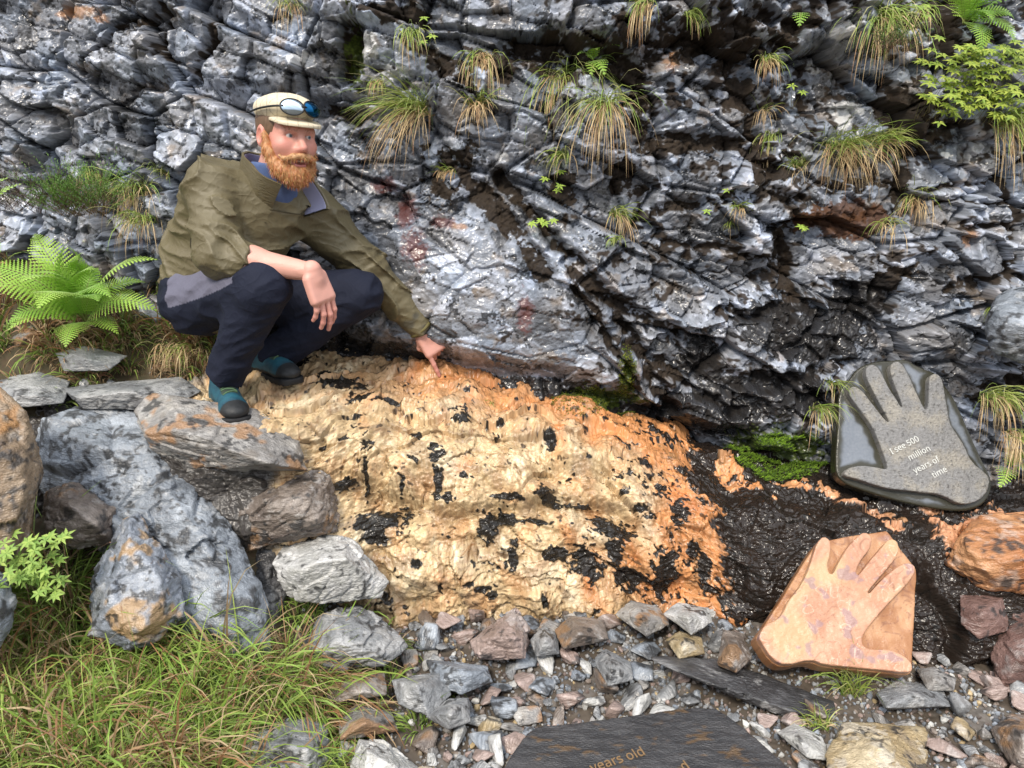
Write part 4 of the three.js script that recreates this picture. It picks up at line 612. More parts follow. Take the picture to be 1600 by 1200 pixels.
function fernFrond(len, wid, n, rr, hue) { // stalk plus toothed leaflets, growing along +x and arching down
  const S = new Leaves(), L = new Leaves(), c0 = mix3([.15, .34, .03], [.26, .48, .05], hue), c1 = mix3([.30, .56, .06], [.46, .66, .10], hue); let p = V3(), d = V3(.66, .75, 0).normalize(); const bend = 1.3 + .8 * rr(), N = V3(); let l = -1, r = -1;
  for (let k = 0; k <= n; k++) {
    const t = k / n; N.set(-d.y, d.x, 0); const w = .004 * (1 - .8 * t), a = S.v(p.clone().add(V3(0, 0, -w / 2)), [.22, .25, .06]), b = S.v(p.clone().add(V3(0, 0, w / 2)), [.22, .25, .06]); if (k) { S.tri(l, r, b); S.tri(l, b, a); } l = a; r = b;
    if (t > .14) for (const s of [-1, 1]) {
      const pl = wid * Math.sin(Math.PI * Math.pow((t - .14) / .86 * .86 + .14, .75)) * (.9 + .2 * rr()) * (1 - .25 * t), dir = V3(.38 + .2 * t, 0, s); dir.applyAxisAngle(V3(0, 0, 1), Math.atan2(d.y, d.x)); dir.normalize(); const nn = N.clone(), m = Math.max(4, Math.round(pl / .0075)), sl = d.clone();
      let q = p.clone(), dd = dir.clone(); const st = pl / m; // pinna: lobes on both sides of its midrib
      for (let i = 0; i < m; i++) { const u = i / m, lw = (len / n) * .52 * (1 - u * .85) + .001, nx = q.clone().addScaledVector(dd, st * 1.25), c = mix3(c0, c1, .3 + .5 * u + .2 * rr()); const A = L.v(q, c), B = L.v(nx, c); for (const e of [-1, 1]) { const C = L.v(q.clone().addScaledVector(dd, st * .75).addScaledVector(sl, e * lw).addScaledVector(nn, -.25 * lw), c); e > 0 ? L.tri(A, B, C) : L.tri(A, C, B); } q = q.clone().addScaledVector(dd, st); dd.y -= .035; dd.normalize(); }
    }
    d.applyAxisAngle(V3(0, 0, 1), -bend / n * (.4 + 1.2 * t)); p = p.clone().addScaledVector(d, len / n);
  } return [S.geo(), L.geo()];
}
function fern(pos, fronds, label, seed, name = 'fern') {
  const T = thing(name, label, 'fern', pos), rr = rng(seed);
  for (const [yaw, pitch, len, wid, roll = 0] of fronds) { const [s, l] = fernFrond(len, wid, Math.round(len * 90), rr, rr()), f = mesh('frond', l, leafMat, T); mesh('stalk', s, leafMat, f); f.rotation.order = 'YZX'; f.rotation.set(roll + (rr() - .5) * .5, yaw + (rr() - .5) * .45, pitch + .22 + (rr() - .5) * .35); f.scale.setScalar(.85 + .45 * rr()); }
  return T;
}
const R_ = Math.PI / 180;
// big fern left of the man: yaw 0 = to the right, 90 = away from the path, -90 = towards it
fern(P(135, 505, 2.78), [[-20, 0, .30, .075, .35], [-50, -5, .32, .085, .2], [-95, -10, .34, .085, 0], [-140, 0, .32, .08, -.3], [-170, 14, .34, .085, -.5], [20, 25, .30, .07, .6], [60, 45, .28, .07, .6], [110, 48, .30, .07, -.4], [150, 32, .34, .08, -.6], [-70, 26, .30, .085, .1], [-115, 30, .28, .08, -.1], [-35, 30, .30, .075, .3], [-160, 40, .26, .07, -.3], [-75, -38, .26, .075, 0], [-10, 48, .28, .065, .4], [-125, -30, .24, .07, 0], [-30, -40, .22, .06, .2], [-60, 55, .30, .07, .2], [-120, 60, .28, .07, -.2], [-100, 8, .30, .085, .1], [-45, 15, .34, .08, .2], [-150, -15, .28, .075, -.2], [-85, 48, .26, .08, 0], [-5, 15, .34, .075, .4]].map(([a, b, ...q]) => [a * R_, b * R_, ...q]), 'large bright green fern clump growing beside the crouching man', 5);
fern(P(-30, 415, 2.8), [[-15, 30, .34, .06, .5], [-60, 20, .30, .07, .2], [15, 38, .30, .06, .5], [-110, 20, .28, .07, 0], [-40, 5, .26, .06, .2]].map(([a, b, ...q]) => [a * R_, b * R_, ...q]), 'bright green fern below the dark heather twigs', 6);
const cf = (px, py, out = .02) => onCliff(px, py, out);
fern(cf(1500, 40), [[-20, 25, .34, .08, .2], [-130, 20, .30, .07, -.2], [-75, -20, .34, .08, 0], [-45, -25, .34, .08, .2], [-40, 10, .34, .06, .3], [-10, -10, .22, .06, .5], [-80, -35, .22, .06, 0], [-150, 0, .2, .05, -.3], [-100, -60, .24, .06, 0], [-60, -50, .26, .06, .2], [10, 30, .22, .05, .4], [-120, 30, .2, .05, 0]].map(([a, b, ...q]) => [a * R_, b * R_, ...q]), 'green fern hanging above the yellow-green leafy plant', 7);
fern(cf(1248, 22), [[-100, -62, .10, .035]].map(([a, b, ...q]) => [a * R_, b * R_, ...q]), 'single small fern frond hanging in the dark hollow', 8);
fern(P(1575, 735, 2.62), [[-60, -20, .15, .04, 0], [-120, -30, .16, .04, 0], [-20, 20, .15, .04, .3], [-90, 25, .16, .04, 0]].map(([a, b, ...q]) => [a * R_, b * R_, ...q]), 'small fern right of the dark carved hand slab', 9);
fern(cf(925, 100, .03), [[-30, 10, .12, .028, .3], [-80, -10, .11, .028, 0], [-140, 0, .12, .026, -.3], [20, 30, .12, .028, .4], [-60, -40, .12, .03, 0], [-110, -50, .10, .03, 0], [0, -20, .12, .026, .3]].map(([a, b, ...q]) => [a * R_, b * R_, ...q]), 'small fern with browned fronds above the big straw tuft', 10);
// tufts on the cliff: px, py, blades, length, spread, share alive, words
[[455, 12, 70, .13, .04, .45, 'pale dry tuft at the cliff top above the cap'], [642, 55, 60, .11, .03, .7, 'green and rust tuft on the upper cliff beside the mossy hole'], [755, 88, 90, .15, .035, .12, 'tall straw-brown tuft on the upper cliff'], [592, 128, 34, .07, .018, .4, 'tiny tuft left of the wide yellow-green tuft'], [655, 172, 190, .17, .055, .55, 'wide yellow-green tuft drooping over grey rock'], [745, 165, 70, .12, .03, .3, 'thin dry tuft below the tall straw-brown tuft'], [702, 268, 50, .07, .028, .15, 'short orange-brown tuft over the smooth grey slab'],
  [885, 128, 230, .20, .06, .22, 'big hanging straw tuft below the small browned fern'], [945, 165, 110, .19, .035, .3, 'straw tuft hanging right of the big straw tuft'], [880, 245, 40, .11, .02, .8, 'thin green plant trailing under the big straw tuft'], [960, 335, 60, .12, .022, .4, 'brown-green tuft hanging low on the cliff'], [965, 372, 30, .06, .014, .85, 'small green tuft at the end of the hanging brown-green tuft'], [1010, 8, 50, .14, .03, .15, 'brown tuft hanging from the dark brow of the cliff'], [1075, 25, 40, .12, .025, .8, 'green grassy plant under the cliff brow'],
  [1375, 35, 130, .15, .05, .45, 'mixed dry and green tuft above the quartz blocks'], [1195, 95, 50, .11, .025, .4, 'thin brownish tuft in the peaty joint'], [1190, 175, 36, .10, .02, .2, 'sparse straw tuft in the peaty joint below the thin brownish tuft'], [1205, 215, 70, .10, .03, .6, 'green and straw tuft left of the broad tuft'], [1320, 232, 230, .16, .08, .45, 'broad tuft with dead straw skirt on the right cliff'], [1380, 222, 90, .13, .04, .6, 'green end tuft beside the broad skirted tuft'], [1245, 262, 60, .10, .03, .6, 'low spreading green tuft beneath the broad skirted tuft'],
  [1152, 325, 40, .07, .018, .4, 'small pale tuft on a clean grey face'], [1140, 350, 20, .05, .012, .8, 'tiny green tuft under the small pale tuft'], [1430, 310, 80, .13, .045, .3, 'brown-green hanging tuft beside the pink-grey blocks'], [1555, 480, 40, .06, .02, .6, 'little tuft on top of the jutting grey boulder'], [1570, 190, 170, .17, .06, .6, 'dense green tuft under the yellow-green leafy plant'], [1440, 20, 30, .14, .03, .3, 'wiry dry tuft left of the hanging fern'],
  [140, 268, 70, .13, .04, .35, 'dry grass behind the heather bush'], [215, 300, 110, .14, .06, .35, 'brown grass on the bank between heather and jacket'], [255, 270, 60, .14, .03, .6, 'green grass sprouting behind the jacket shoulder'], [1385, 350, 30, .10, .03, .6, 'few green blades in the red-brown peat'],
].forEach(([x, y, n, l, r, live, lab], i) => tuft(cf(x, y, .015), { n: Math.round(n * 1.35), len: l * (1.05 + .35 * h2(i, 3, 5)) * (n > 105 ? 1.15 : .9), r: r * 1.15, live: clamp(live + .12), hang: .5 + .9 * h2(i, 7, 9), w: .0018 + .002 * h2(i, 31, 3), lean: .6 + .5 * h2(i, 11, 2), out: V3((h2(i, 21, 4) - .5) * 1.5, h2(i, 23, 4) * .6 - .2, 1), seed: i + 1 }, lab, 'grass tufts on the cliff'));
[[222, 345, 2.86, 110, .15, .045, .45, 'pale yellow tuft on the bare bank above the fern'], [275, 545, 2.78, 110, .12, .07, .35, 'dark grass under the seat of the trousers'], [325, 550, 2.85, 50, .10, .05, .3, 'brown grass behind the boots'], [1275, 640, 2.78, 70, .15, .03, .75, 'hanging green grass left of the dark carved hand slab'], [1300, 600, 2.86, 40, .12, .02, .8, 'thin grass at the top left corner of the dark carved hand slab'], [1550, 620, 2.68, 150, .17, .05, .6, 'green and tan grass right of the dark carved hand slab'], [1585, 680, 2.6, 130, .16, .05, .25, 'tangled tan grass right of the dark carved hand slab'], [768, 628, 2.9, 9, .06, .012, 1, 'few green blades on the limestone below the pointing hand']
].forEach(([x, y, D, n, l, r, live, lab], i) => tuft(P(x, y, D), { n, len: l, r, live, seed: i + 50 }, lab, 'grass tufts at the cliff foot'));
[[1330, 1085, 80, .16, .035, .95, 'bright green tuft in front of the orange carved hand stone'], [1280, 1140, 50, .09, .03, .9, 'short green tuft beside the white-faced stone'], [700, 1090, 14, .07, .012, 1, 'few green blades beside the squarish speckled stone'], [1268, 1020, 6, .22, .012, 1, 'tall thin stems in front of the orange carved hand stone']].forEach(([x, y, n, l, r, live, lab], i) => tuft(onGround(x, y), { n, len: l, r, live, seed: i + 80, out: V3(0, 1, .1), w: .0032, hang: .9 }, lab, 'grass tufts in the scree'));
// heather, leafy shrubs
function bush(pos, r, n, len, colA, colB, label, seed, name, cat, twigC = BRN, leafLen = .006) {
  const rr = rng(seed), L = new Leaves(), S = new Leaves();
  for (let i = 0; i < n; i++) {
    const a = rr() * 6.283, d = V3(Math.cos(a) * (.4 + rr()), .5 + rr() * .9, Math.sin(a) * .7 + .35).normalize(), b = V3((rr() - .5) * r.x, (rr() - .5) * r.y * .4, (rr() - .5) * r.z), tl = len * (.6 + .6 * rr()), side = V3(rr() - .5, rr() - .5, rr() - .5), tip = S.blade(b, d, tl, .0022, .15, side, twigC, twigC, 3);
    const m = Math.round(tl / leafLen * 1.6); for (let k = 0; k < m; k++) { const t = .25 + .75 * rr(), p = b.clone().lerp(tip, t), q = d.clone().multiplyScalar(.7).add(V3(rr() - .5, rr() - .3, rr() - .5).multiplyScalar(1.3)).normalize(); L.leaf(p, q, V3(rr() - .5, 1, rr() - .3).normalize(), leafLen * (1 + rr()), leafLen * .45, mix3(colA, colB, rr()), mix3(colA, colB, rr())); }
  }
  const T = thing(name, label, cat, pos); mesh('foliage', L.geo(), leafMat, T); mesh('stem', S.geo(), dryMat, T); return T;
}
bush(P(130, 325, 2.84), V3(.18, .16, .1), 260, .13, [.05, .13, .015], [.16, .32, .03], 'green heather bush on the bank below the cliff', 3, 'heather_bush', 'bush');
bush(P(30, 320, 2.88), V3(.26, .16, .1), 120, .13, [.05, .06, .025], [.12, .09, .05], 'dark brown heather twigs left of the green heather', 4, 'heather_bush', 'bush', [.07, .035, .035]);
bush(P(1395, 75, 2.9), V3(.12, .10, .08), 70, .08, [.05, .10, .015], [.13, .22, .03], 'small green heather below the mixed tuft on the right cliff', 5, 'heather_bush', 'bush');
function leafy(pos, size, n, leaf, colA, colB, label, seed) { // stems carrying whorls of broad leaves
  const rr = rng(seed), L = new Leaves(), S = new Leaves();
  for (let i = 0; i < n; i++) {
    const b = V3((rr() - .5) * size.x, (rr() - .5) * size.y, (rr() - .5) * size.z), d = V3(rr() - .5, .3 + rr(), .5 + .4 * rr()).normalize(), tip = S.blade(b, d, .05 + .05 * rr(), .0018, .3, V3(1, 0, 0), [.18, .14, .05], [.2, .24, .06], 3), m = 5 + Math.floor(rr() * 3), a0 = rr() * 6;
    for (let k = 0; k < m; k++) { const a = a0 + k / m * 6.283, u = V3(Math.cos(a), .25 * rr(), Math.sin(a)).normalize(); u.applyAxisAngle(V3(1, 0, 0), .6); L.leaf(tip, u, V3(0, .8, .6).normalize(), leaf * (.8 + .5 * rr()), leaf * .42, mix3(colA, colB, rr()), mix3(colA, colB, rr())); }
  }
  const T = thing('leafy_plant', label, 'plant', pos); mesh('foliage', L.geo(), leafMat, T); mesh('stem', S.geo(), leafMat, T); return T;
}
leafy(cf(1500, 150, .05), V3(.34, .22, .08), 190, .026, [.18, .30, .03], [.42, .48, .06], 'yellow-green leafy plant with whorled leaves on the right cliff', 11);
leafy(P(75, 880, 1.93), V3(.14, .14, .08), 60, .022, [.16, .30, .04], [.34, .46, .08], 'light green leafy shrub beside the orange-brown boulder', 12);
for (const [x, y, n, lab] of [[675, 70, 3, 'tiny pale green sprout below the green and rust tuft'], [868, 300, 4, 'tiny sprout trailing under the thin green plant'], [845, 358, 4, 'tiny yellow-green sprout on dark rock in the slanting joint'], [1116, 326, 2, 'tiny green sprout left of the small pale tuft'], [1250, 370, 2, 'tiny green sprout beside the vertical crack'], [1435, 55, 2, 'small green sprout under the wiry dry tuft'], [1235, 168, 2, 'tiny fern-like sprout in the peaty joint']]) leafy(cf(x, y, .01), V3(.03, .04, .02), n, .022, [.26, .42, .05], [.40, .52, .07], lab, x);
function firstRock(px, py) { const a = cf(px, py, .004), b = onLedge(px, py); return b.z > a.z ? b : a; }
// moss cushions at the foot of the cliff
function moss(px, py, tall, rx, ry, n, label, seed, bright) { const rr = rng(seed), L = new Leaves(); for (let i = 0; i < n; i++) { const a = rr() * 6.283, q = Math.sqrt(rr()) * (1 + .3 * noise(Math.cos(a) * 2, Math.sin(a) * 2, seed)), p = firstRock(px + Math.cos(a) * q * rx, py + Math.sin(a) * q * ry), c = mix3([.06, .12, .012], bright, rr()); p.y += 0; for (let k = 0; k < 3; k++) L.leaf(p, V3(rr() - .5, .5 + rr() * .4, .3 + rr()).normalize(), V3(rr() - .5, .6, .6).normalize(), (.007 + .008 * rr()) * tall, .003, c, c); } const m = mesh('moss', L.geo(), leafMat); tag(m, label, 'moss', null, 'stuff'); }
moss(1215, 712, 2.2, 75, 34, 2600, 'vivid green moss on wet rock left of the dark carved hand slab', 3, [.34, .56, .04]);
moss(930, 630, 1, 70, 24, 1100, 'yellow-green moss in the hollow above the limestone', 4, [.34, .38, .04]);
moss(978, 590, 1, 14, 52, 500, 'yellow-green moss strip down the slanting joint', 5, [.42, .46, .04]);
// the grass bank in the lower left
{
  const field = (name, n, area, len, label, seed, live, dens) => {
    const rr = rng(seed), L = new Leaves(); let done = 0, cl0 = null, cn = 0, ca = 0, cg = 0, cs = 1;
    for (let t = 0; t < n * 8 && done < n; t++) {
      const px = mix(area[0], area[2], rr()), py = mix(area[1], area[3], rr()); if (!dens(px, py, rr)) continue; if (!cl0 || cn-- <= 0) { cl0 = onGround(px, py, -.006); cn = 22 + rr() * 40; ca = rr() * 6.283; cg = rr(); cs = .65 + .7 * rr(); } const q0 = Math.sqrt(rr()) * .035, a0 = rr() * 6.283, b = V3(cl0.x + Math.cos(a0) * q0, 0, cl0.z + Math.sin(a0) * q0); b.y = groundY(b.x, b.z) - .006; done++;
      const cl = noise(b.x * 9, b.z * 9, 3), green = rr() < live + .3 * cl + (cg > .8 ? -.6 : .12), d = V3(Math.cos(ca) * .5 + Math.cos(a0) * .45 + (rr() - .5) * .5 + .2, .95 + rr() * .7, Math.sin(ca) * .35 + Math.sin(a0) * .4 + .2), k = rr();
      const big = rr() < .25; L.blade(b, d, len * cs * (.55 + .75 * rr()) * (big ? 1.6 : 1), (.003 + .003 * rr()) * (big ? 1.5 : 1), .8 + 1.3 * rr(), V3(rr() - .5, rr() * .3, rr() - .5), green ? mix3(G1, [.10, .17, .03], rr()) : mix3(TAN, BRN, rr()), green ? mix3(G2, YG, rr()) : k < .35 ? mix3([.42, .20, .07], RED, rr()) : mix3(STRAW, TAN, rr()));
    }
    const m = mesh(name, L.geo(), leafMat); tag(m, label, 'grass', null, 'stuff');
  };
  field('grass', 11000, [-30, 930, 520, 1290], .16, 'long green and orange-brown grass below the blue-grey boulders', 1, .7, (x, y, r) => { const top = x < 130 ? 900 : x < 300 ? 1000 : 1035; return y > top + 20 * noise(x * .03, 1, 1) && !(x > 470 && y < 1050) && !(x > 350 && y > 1150 && r() < .7); });
  field('grass', 1500, [420, 945, 660, 1290], .08, 'short green grass between the lower boulders', 2, .8, (x, y, r) => noise(x * .02, y * .02, 9) > -.05 + .003 * Math.max(0, x - 560));
  field('grass', 2600, [-40, 330, 300, 560], .10, 'brown dead grass on the bank below the heather', 7, .16, (x, y, r) => r() < .45 + .6 * noise(x * .02, y * .02, 4));
  field('grass', 1500, [90, 520, 340, 592], .07, 'withered grass on the soil between the fern and the boots', 9, .3, (x, y, r) => r() < .8);
  field('grass', 600, [20, 900, 150, 1010], .22, 'tall grass stems beside the light green leafy shrub', 3, .7, () => true);
  field('grass', 500, [-20, 520, 120, 640], .06, 'sparse grass on the stony shelf under the fern', 4, .8, (x, y, r) => r() < .7);
}

// ---------------------------------------------------------------- the crouching man
console.log('person');
{
  const ledgeTop = (x, D) => { let b = 9, y = .8; for (let v = .02; v < .7; v += .004) { const p = ledgePoint(x, v), e = Math.abs(-p[2] - D); if (e < b) { b = e; y = p[1]; } } return y; };
  const J = { pel: P(322, 462, 2.79), hipR: P(308, 470, 2.71), hipL: P(352, 468, 2.84), kneeR: P(410, 449, 2.46), ankR: P(350, 590, 2.56), kneeL: P(560, 459, 2.79), ankL: P(416, 566, 2.79), chest: P(392, 336, 2.73), neck: P(420, 296, 2.70), shR: P(332, 292, 2.59), shL: P(488, 330, 2.86), elR: P(342, 400, 2.49), wrR: P(488, 425, 2.44), elL: P(574, 420, 2.92), wrL: P(662, 517, 2.975), head: P(447, 212, 2.635) };
  const O = P(345, 600, 2.65); O.y = ledgeTop(O.x, 2.65);
  const man = thing('person', 'crouching person in olive jacket, flat cap and dark trousers pointing at the rock', 'person', O);
  for (const k in J) J[k].sub(O); const at = (px, py, D) => P(px, py, D).sub(O);
  const cap = (a, b, ra, rb) => { const ax = a.x, ay = a.y, az = a.z, dx = b.x - ax, dy = b.y - ay, dz = b.z - az, q = dx * dx + dy * dy + dz * dz || 1e-9; return (x, y, z) => { const t = clamp(((x - ax) * dx + (y - ay) * dy + (z - az) * dz) / q); return Math.hypot(x - ax - dx * t, y - ay - dy * t, z - az - dz * t) - ra - (rb - ra) * t; }; };
  const ell = (c, rx, ry, rz) => (x, y, z) => { x -= c.x; y -= c.y; z -= c.z; const k = Math.hypot(x / rx, y / ry, z / rz), k2 = Math.hypot(x / rx / rx, y / ry / ry, z / rz / rz); return k < 1e-6 ? -Math.min(rx, ry, rz) : k * (k - 1) / k2; };
  const smin = (a, b, k) => { const h = Math.max(k - Math.abs(a - b), 0) / k; return Math.min(a, b) - h * h * k * .25; };
  const join = (list, k) => (x, y, z) => { let d = list[0](x, y, z); for (let i = 1; i < list.length; i++) d = smin(d, list[i](x, y, z), k); return d; };
  const L3 = (a, b, t) => a.clone().lerp(b, t), boxOf = (pts, r) => { const b = new THREE.Box3().setFromPoints(pts).expandByScalar(r); return [b.min.toArray(), b.max.toArray()]; };
  const ridge = n => 1 - 2 * Math.abs(n);
  // --- body: one skin mesh of torso, limbs, head and hands
  const bare = join([cap(J.pel, J.chest, .12, .13), cap(J.shR, J.shL, .07, .07), cap(J.chest, J.neck, .11, .065), cap(J.neck, J.head, .058, .056), cap(J.shR, J.elR, .052, .043), cap(J.elR, L3(J.elR, J.wrR, .35), .046, .046), cap(L3(J.elR, J.wrR, .35), J.wrR, .046, .0285), cap(J.shL, J.elL, .052, .043), cap(J.elL, J.wrL, .043, .028), cap(J.hipR, J.kneeR, .075, .05), cap(J.kneeR, J.ankR, .05, .035), cap(J.hipL, J.kneeL, .075, .05), cap(J.kneeL, J.ankL, .05, .035), ell(J.pel, .12, .11, .12)], .03);
  const bodyGeo = nets(bare, ...boxOf(Object.values(J), .16), .008);
  const fh = V3(.68, -.06, .73).normalize(), hu = V3(.10, 1, .02).addScaledVector(fh, -V3(.10, 1, .02).dot(fh)).normalize(), hl = hu.clone().cross(fh), HM = new THREE.Matrix4().makeBasis(hl, hu, fh).scale(V3(1.03, 1.03, 1.03)).setPosition(J.head), v = (x, y, z) => V3(x, y, z);
  const both = f => [f(1), f(-1)];
  const skull = join([ell(v(0, .035, -.012), .077, .092, .098), ell(v(0, -.05, .026), .061, .078, .072), ell(v(0, -.10, .056), .03, .026, .03), ...both(s => ell(v(s * .043, -.030, .064), .026, .024, .026)), ...both(s => cap(v(s * .012, .019, .088), v(s * .046, .017, .074), .011, .010))], .03);
  const nose = join([cap(v(0, .004, .090), v(0, -.034, .113), .0085, .0125), ...both(s => ell(v(s * .0125, -.039, .099), .0085, .008, .011)), cap(v(0, -.046, .094), v(0, -.062, .093), .012, .01)], .012);
  const ears = both(s => (x, y, z) => { const e = ell(v(s * .079, -.008, -.012), .011, .034, .021)(x, y, z), h = ell(v(s * .089, -.006, -.008), .009, .021, .012)(x, y, z); return Math.max(e, -h + .001); });
  const sock = both(s => ell(v(s * .032, -.001, .092), .017, .0105, .015)), lids = both(s => cap(v(s * .020, .0075, .0865), v(s * .044, .006, .079), .0045, .004)), bags = both(s => cap(v(s * .020, -.0085, .0855), v(s * .043, -.008, .079), .0042, .004));
  const mouth = ell(v(0, -.077, .098), .021, .0075, .02), lower = cap(v(-.014, -.087, .093), v(.014, -.087, .093), .0065, .0065);
  const nk = J.neck.clone().applyMatrix4(HM.clone().invert()), neckF = cap(v(0, -.05, -.03), v(nk.x * .9, Math.max(-.17, nk.y * .9), nk.z * .9), .052, .052);
  const headF = (x, y, z) => { let d = skull(x, y, z); d = smin(d, nose(x, y, z), .014); d = -smin(-d, Math.min(sock[0](x, y, z), sock[1](x, y, z)), .008); for (const l of lids) d = smin(d, l(x, y, z), .005); for (const l of bags) d = smin(d, l(x, y, z), .006); d = smin(d, lower(x, y, z), .006); d = Math.max(d, -mouth(x, y, z)); for (const e of ears) d = smin(d, e(x, y, z), .008); return smin(d, neckF(x, y, z), .03); };
  const headGeo = nets(headF, [-.11, -.2, -.13], [.11, .14, .14], .0028);
  const headCol = (x, y, z) => { const n = noise(x * 60, y * 60, z * 60), m = noise(x * 220, y * 220, z * 220); let c = [.60 + .03 * n, .30 + .02 * n, .235 + .02 * n]; const red = Math.max(sst(.034, .012, Math.hypot(Math.abs(x) - .044, y + .026, z - .078)), sst(.028, .010, Math.hypot(x, y + .036, z - .11)), sst(.03, .01, Math.abs(Math.abs(x) - .085)) * sst(.05, .02, Math.abs(y))); c = mix3(c, [.58, .21, .17], red * .55); c = mix3(c, [.46, .15, .14], sst(.012, .004, lower(x, y, z)) * .8); c = mix3(c, [.22, .11, .05], sst(.35, .6, m + .3) * sst(.011, .004, Math.abs(y - .019)) * sst(.004, .012, Math.abs(x)) * sst(.06, .05, Math.abs(x)) * sst(.05, .07, z) * .7); return c; };
  paint(headGeo, headCol); headGeo.applyMatrix4(HM);
  function handGeo(wrist, d, n, left, curls, thumb) { // x towards the thumb, y along the fingers, z out of the back
    d.normalize(); n.addScaledVector(d, -n.dot(d)).normalize(); const s = d.clone().cross(n); if (!left) s.negate(); const M = new THREE.Matrix4().makeBasis(s, d, n).scale(V3(1.12, 1.12, 1.12)).setPosition(wrist), parts = [];
    const palm = (x, y, z) => { const a = Math.abs(x) - .026 - .08 * y + .05 * Math.max(0, y - .06), b = Math.abs(y - .048) - .032, c = Math.abs(z + .02 * x) - .0035; return Math.hypot(Math.max(a, 0), Math.max(b, 0), Math.max(c, 0)) + Math.min(Math.max(a, b, c), 0) - .0115; };
    const base = [[.029, .080], [.0095, .084], [-.0095, .081], [-.027, .074]], len = [.090, .099, .092, .072], nails = [];
    base.forEach(([x, y], f) => { let p = v(x, y, .001), a = 0; const fan = x * 1.6, rr = [.0092, .0083, .0074, .0066].map(q => q * (f === 3 ? .88 : 1)); [.46, .30, .24].forEach((fr, k) => { a += curls[f][k] * Math.PI / 180; const q = p.clone().add(v(Math.sin(fan) * Math.cos(a), Math.cos(a) * Math.cos(fan), -Math.sin(a)).multiplyScalar(len[f] * fr)); parts.push([cap(p, q, rr[k], rr[k + 1]), f]); p = q; }); });
    let p = v(.026, .018, -.006); const tf = []; thumb.forEach(([x, y, z, l], k) => { const q = p.clone().add(v(x, y, z).normalize().multiplyScalar(l)); tf.push(cap(p, q, [.0135, .0105, .0095][k], [.0105, .0095, .0075][k])); p = q; });
    const T = join(tf, .006), fing = [0, 1, 2, 3].map(f => join(parts.filter(q => q[1] === f).map(q => q[0]), .005)), wr = cap(v(0, -.006, 0), v(0, .02, 0), .0275, .022);
    const sdf = (x, y, z) => { let q = smin(palm(x, y, z), wr(x, y, z), .02); q = smin(q, T(x, y, z), .012); let m = 9; for (const f of fing) m = Math.min(m, f(x, y, z)); return smin(q, m, .007); };
    const g = nets(sdf, [-.07, -.05, -.11], [.1, .2, .05], .0026); paint(g, (x, y, z) => { const n = noise(x * 70, y * 70, z * 70); const k = sst(.07, .16, y); return mix3([.60 + .04 * n, .31 + .03 * n, .25 + .02 * n], [.60, .24, .20], k * .6 + .2 * n); });
    if (M.determinant() < 0) { const ix = g.index.array; for (let i = 0; i < ix.length; i += 3) { const t = ix[i]; ix[i] = ix[i + 1]; ix[i + 1] = t; } } g.applyMatrix4(M); g.computeVertexNormals(); return g;
  }
  const hR = handGeo(J.wrR.clone(), at(512, 486, 2.44).sub(J.wrR), V3(.80, .25, .62), false, [[14, 22, 14], [12, 20, 14], [14, 22, 16], [18, 26, 18]], [[.35, .55, -.75, .042], [-.1, .8, -.55, .034], [-.2, .9, -.3, .026]]);
  const hL = handGeo(J.wrL.clone(), at(690, 562, 2.972).sub(J.wrL), V3(.25, .35, .9), true, [[14, 4, 3], [62, 88, 55], [66, 90, 55], [58, 80, 50]], [[.3, .7, -.6, .04], [-.5, .7, -.5, .03], [-.8, .5, -.2, .024]]);
  paint(bodyGeo, (x, y, z) => { const n = noise(x * 40, y * 40, z * 40); return [.60 + .03 * n, .315 + .02 * n, .25 + .02 * n]; });
  const skinBump = dataTex(512, 512, (i, j, o) => { const x = i / 512, y = j / 512; o[0] = o[1] = o[2] = .5 + .22 * noise(x * 70, y * 70, 1) + .2 * noise(x * 130, y * 130, 2) + .3 * (1 - Math.abs(noise(x * 26, y * 40, 3))) - .15; }, false, THREE.MirroredRepeatWrapping); skinBump.repeat.set(5, 5);
  const clothBump = dataTex(1024, 1024, (i, j, o) => { const x = i / 1024, y = j / 1024, w = noise(x * 4, y * 4, 9), r1 = ridge(noise(x * 9 + w, y * 14 - w, 3)), r2 = ridge(noise(x * 22 - w, y * 17 + w, 5)); o[0] = o[1] = o[2] = .40 + .34 * (r1 > 0 ? r1 ** 3 : 0) + .2 * (r2 > 0 ? r2 ** 3 : 0) + .04 * Math.sin(i * 1.9) * Math.sin(j * 1.9); }, false, THREE.MirroredRepeatWrapping); clothBump.repeat.set(1.8, 1.8);
  const body = mesh('body', boxUV(mergeGeometries([bodyGeo, headGeo, hR, hL])), new THREE.MeshPhysicalMaterial({ vertexColors: true, roughness: .46, bumpMap: skinBump, bumpScale: .0011 }), man); body.userData.label = 'fair pinkish skin of face, forearm and hands';
  // --- eyes and teeth
  const headPart = (name, geo, mat) => { geo.applyMatrix4(HM); return mesh(name, geo, mat, man); };
  for (const s of [-1, 1]) { const g = new THREE.SphereGeometry(.0118, 24, 18); g.rotateX(Math.PI / 2); paint(g, (x, y, z) => { const r = Math.hypot(x - .0015, y); return z > 0 && r < .0026 ? [.01, .01, .01] : z > 0 && r < .0056 ? [.12, .17, .21] : [.62, .58, .55]; }); g.rotateY(.1 + s * .05); g.translate(s * .0315, -.0005, .0765); headPart('eye', g, new THREE.MeshPhysicalMaterial({ vertexColors: true, roughness: .15 })); }
  { const g = new THREE.SphereGeometry(1, 24, 12); g.scale(.016, .0042, .008); g.translate(0, -.0735, .0885); headPart('teeth', g, new THREE.MeshPhysicalMaterial({ color: 0xd8cdb8, roughness: .3 })); }
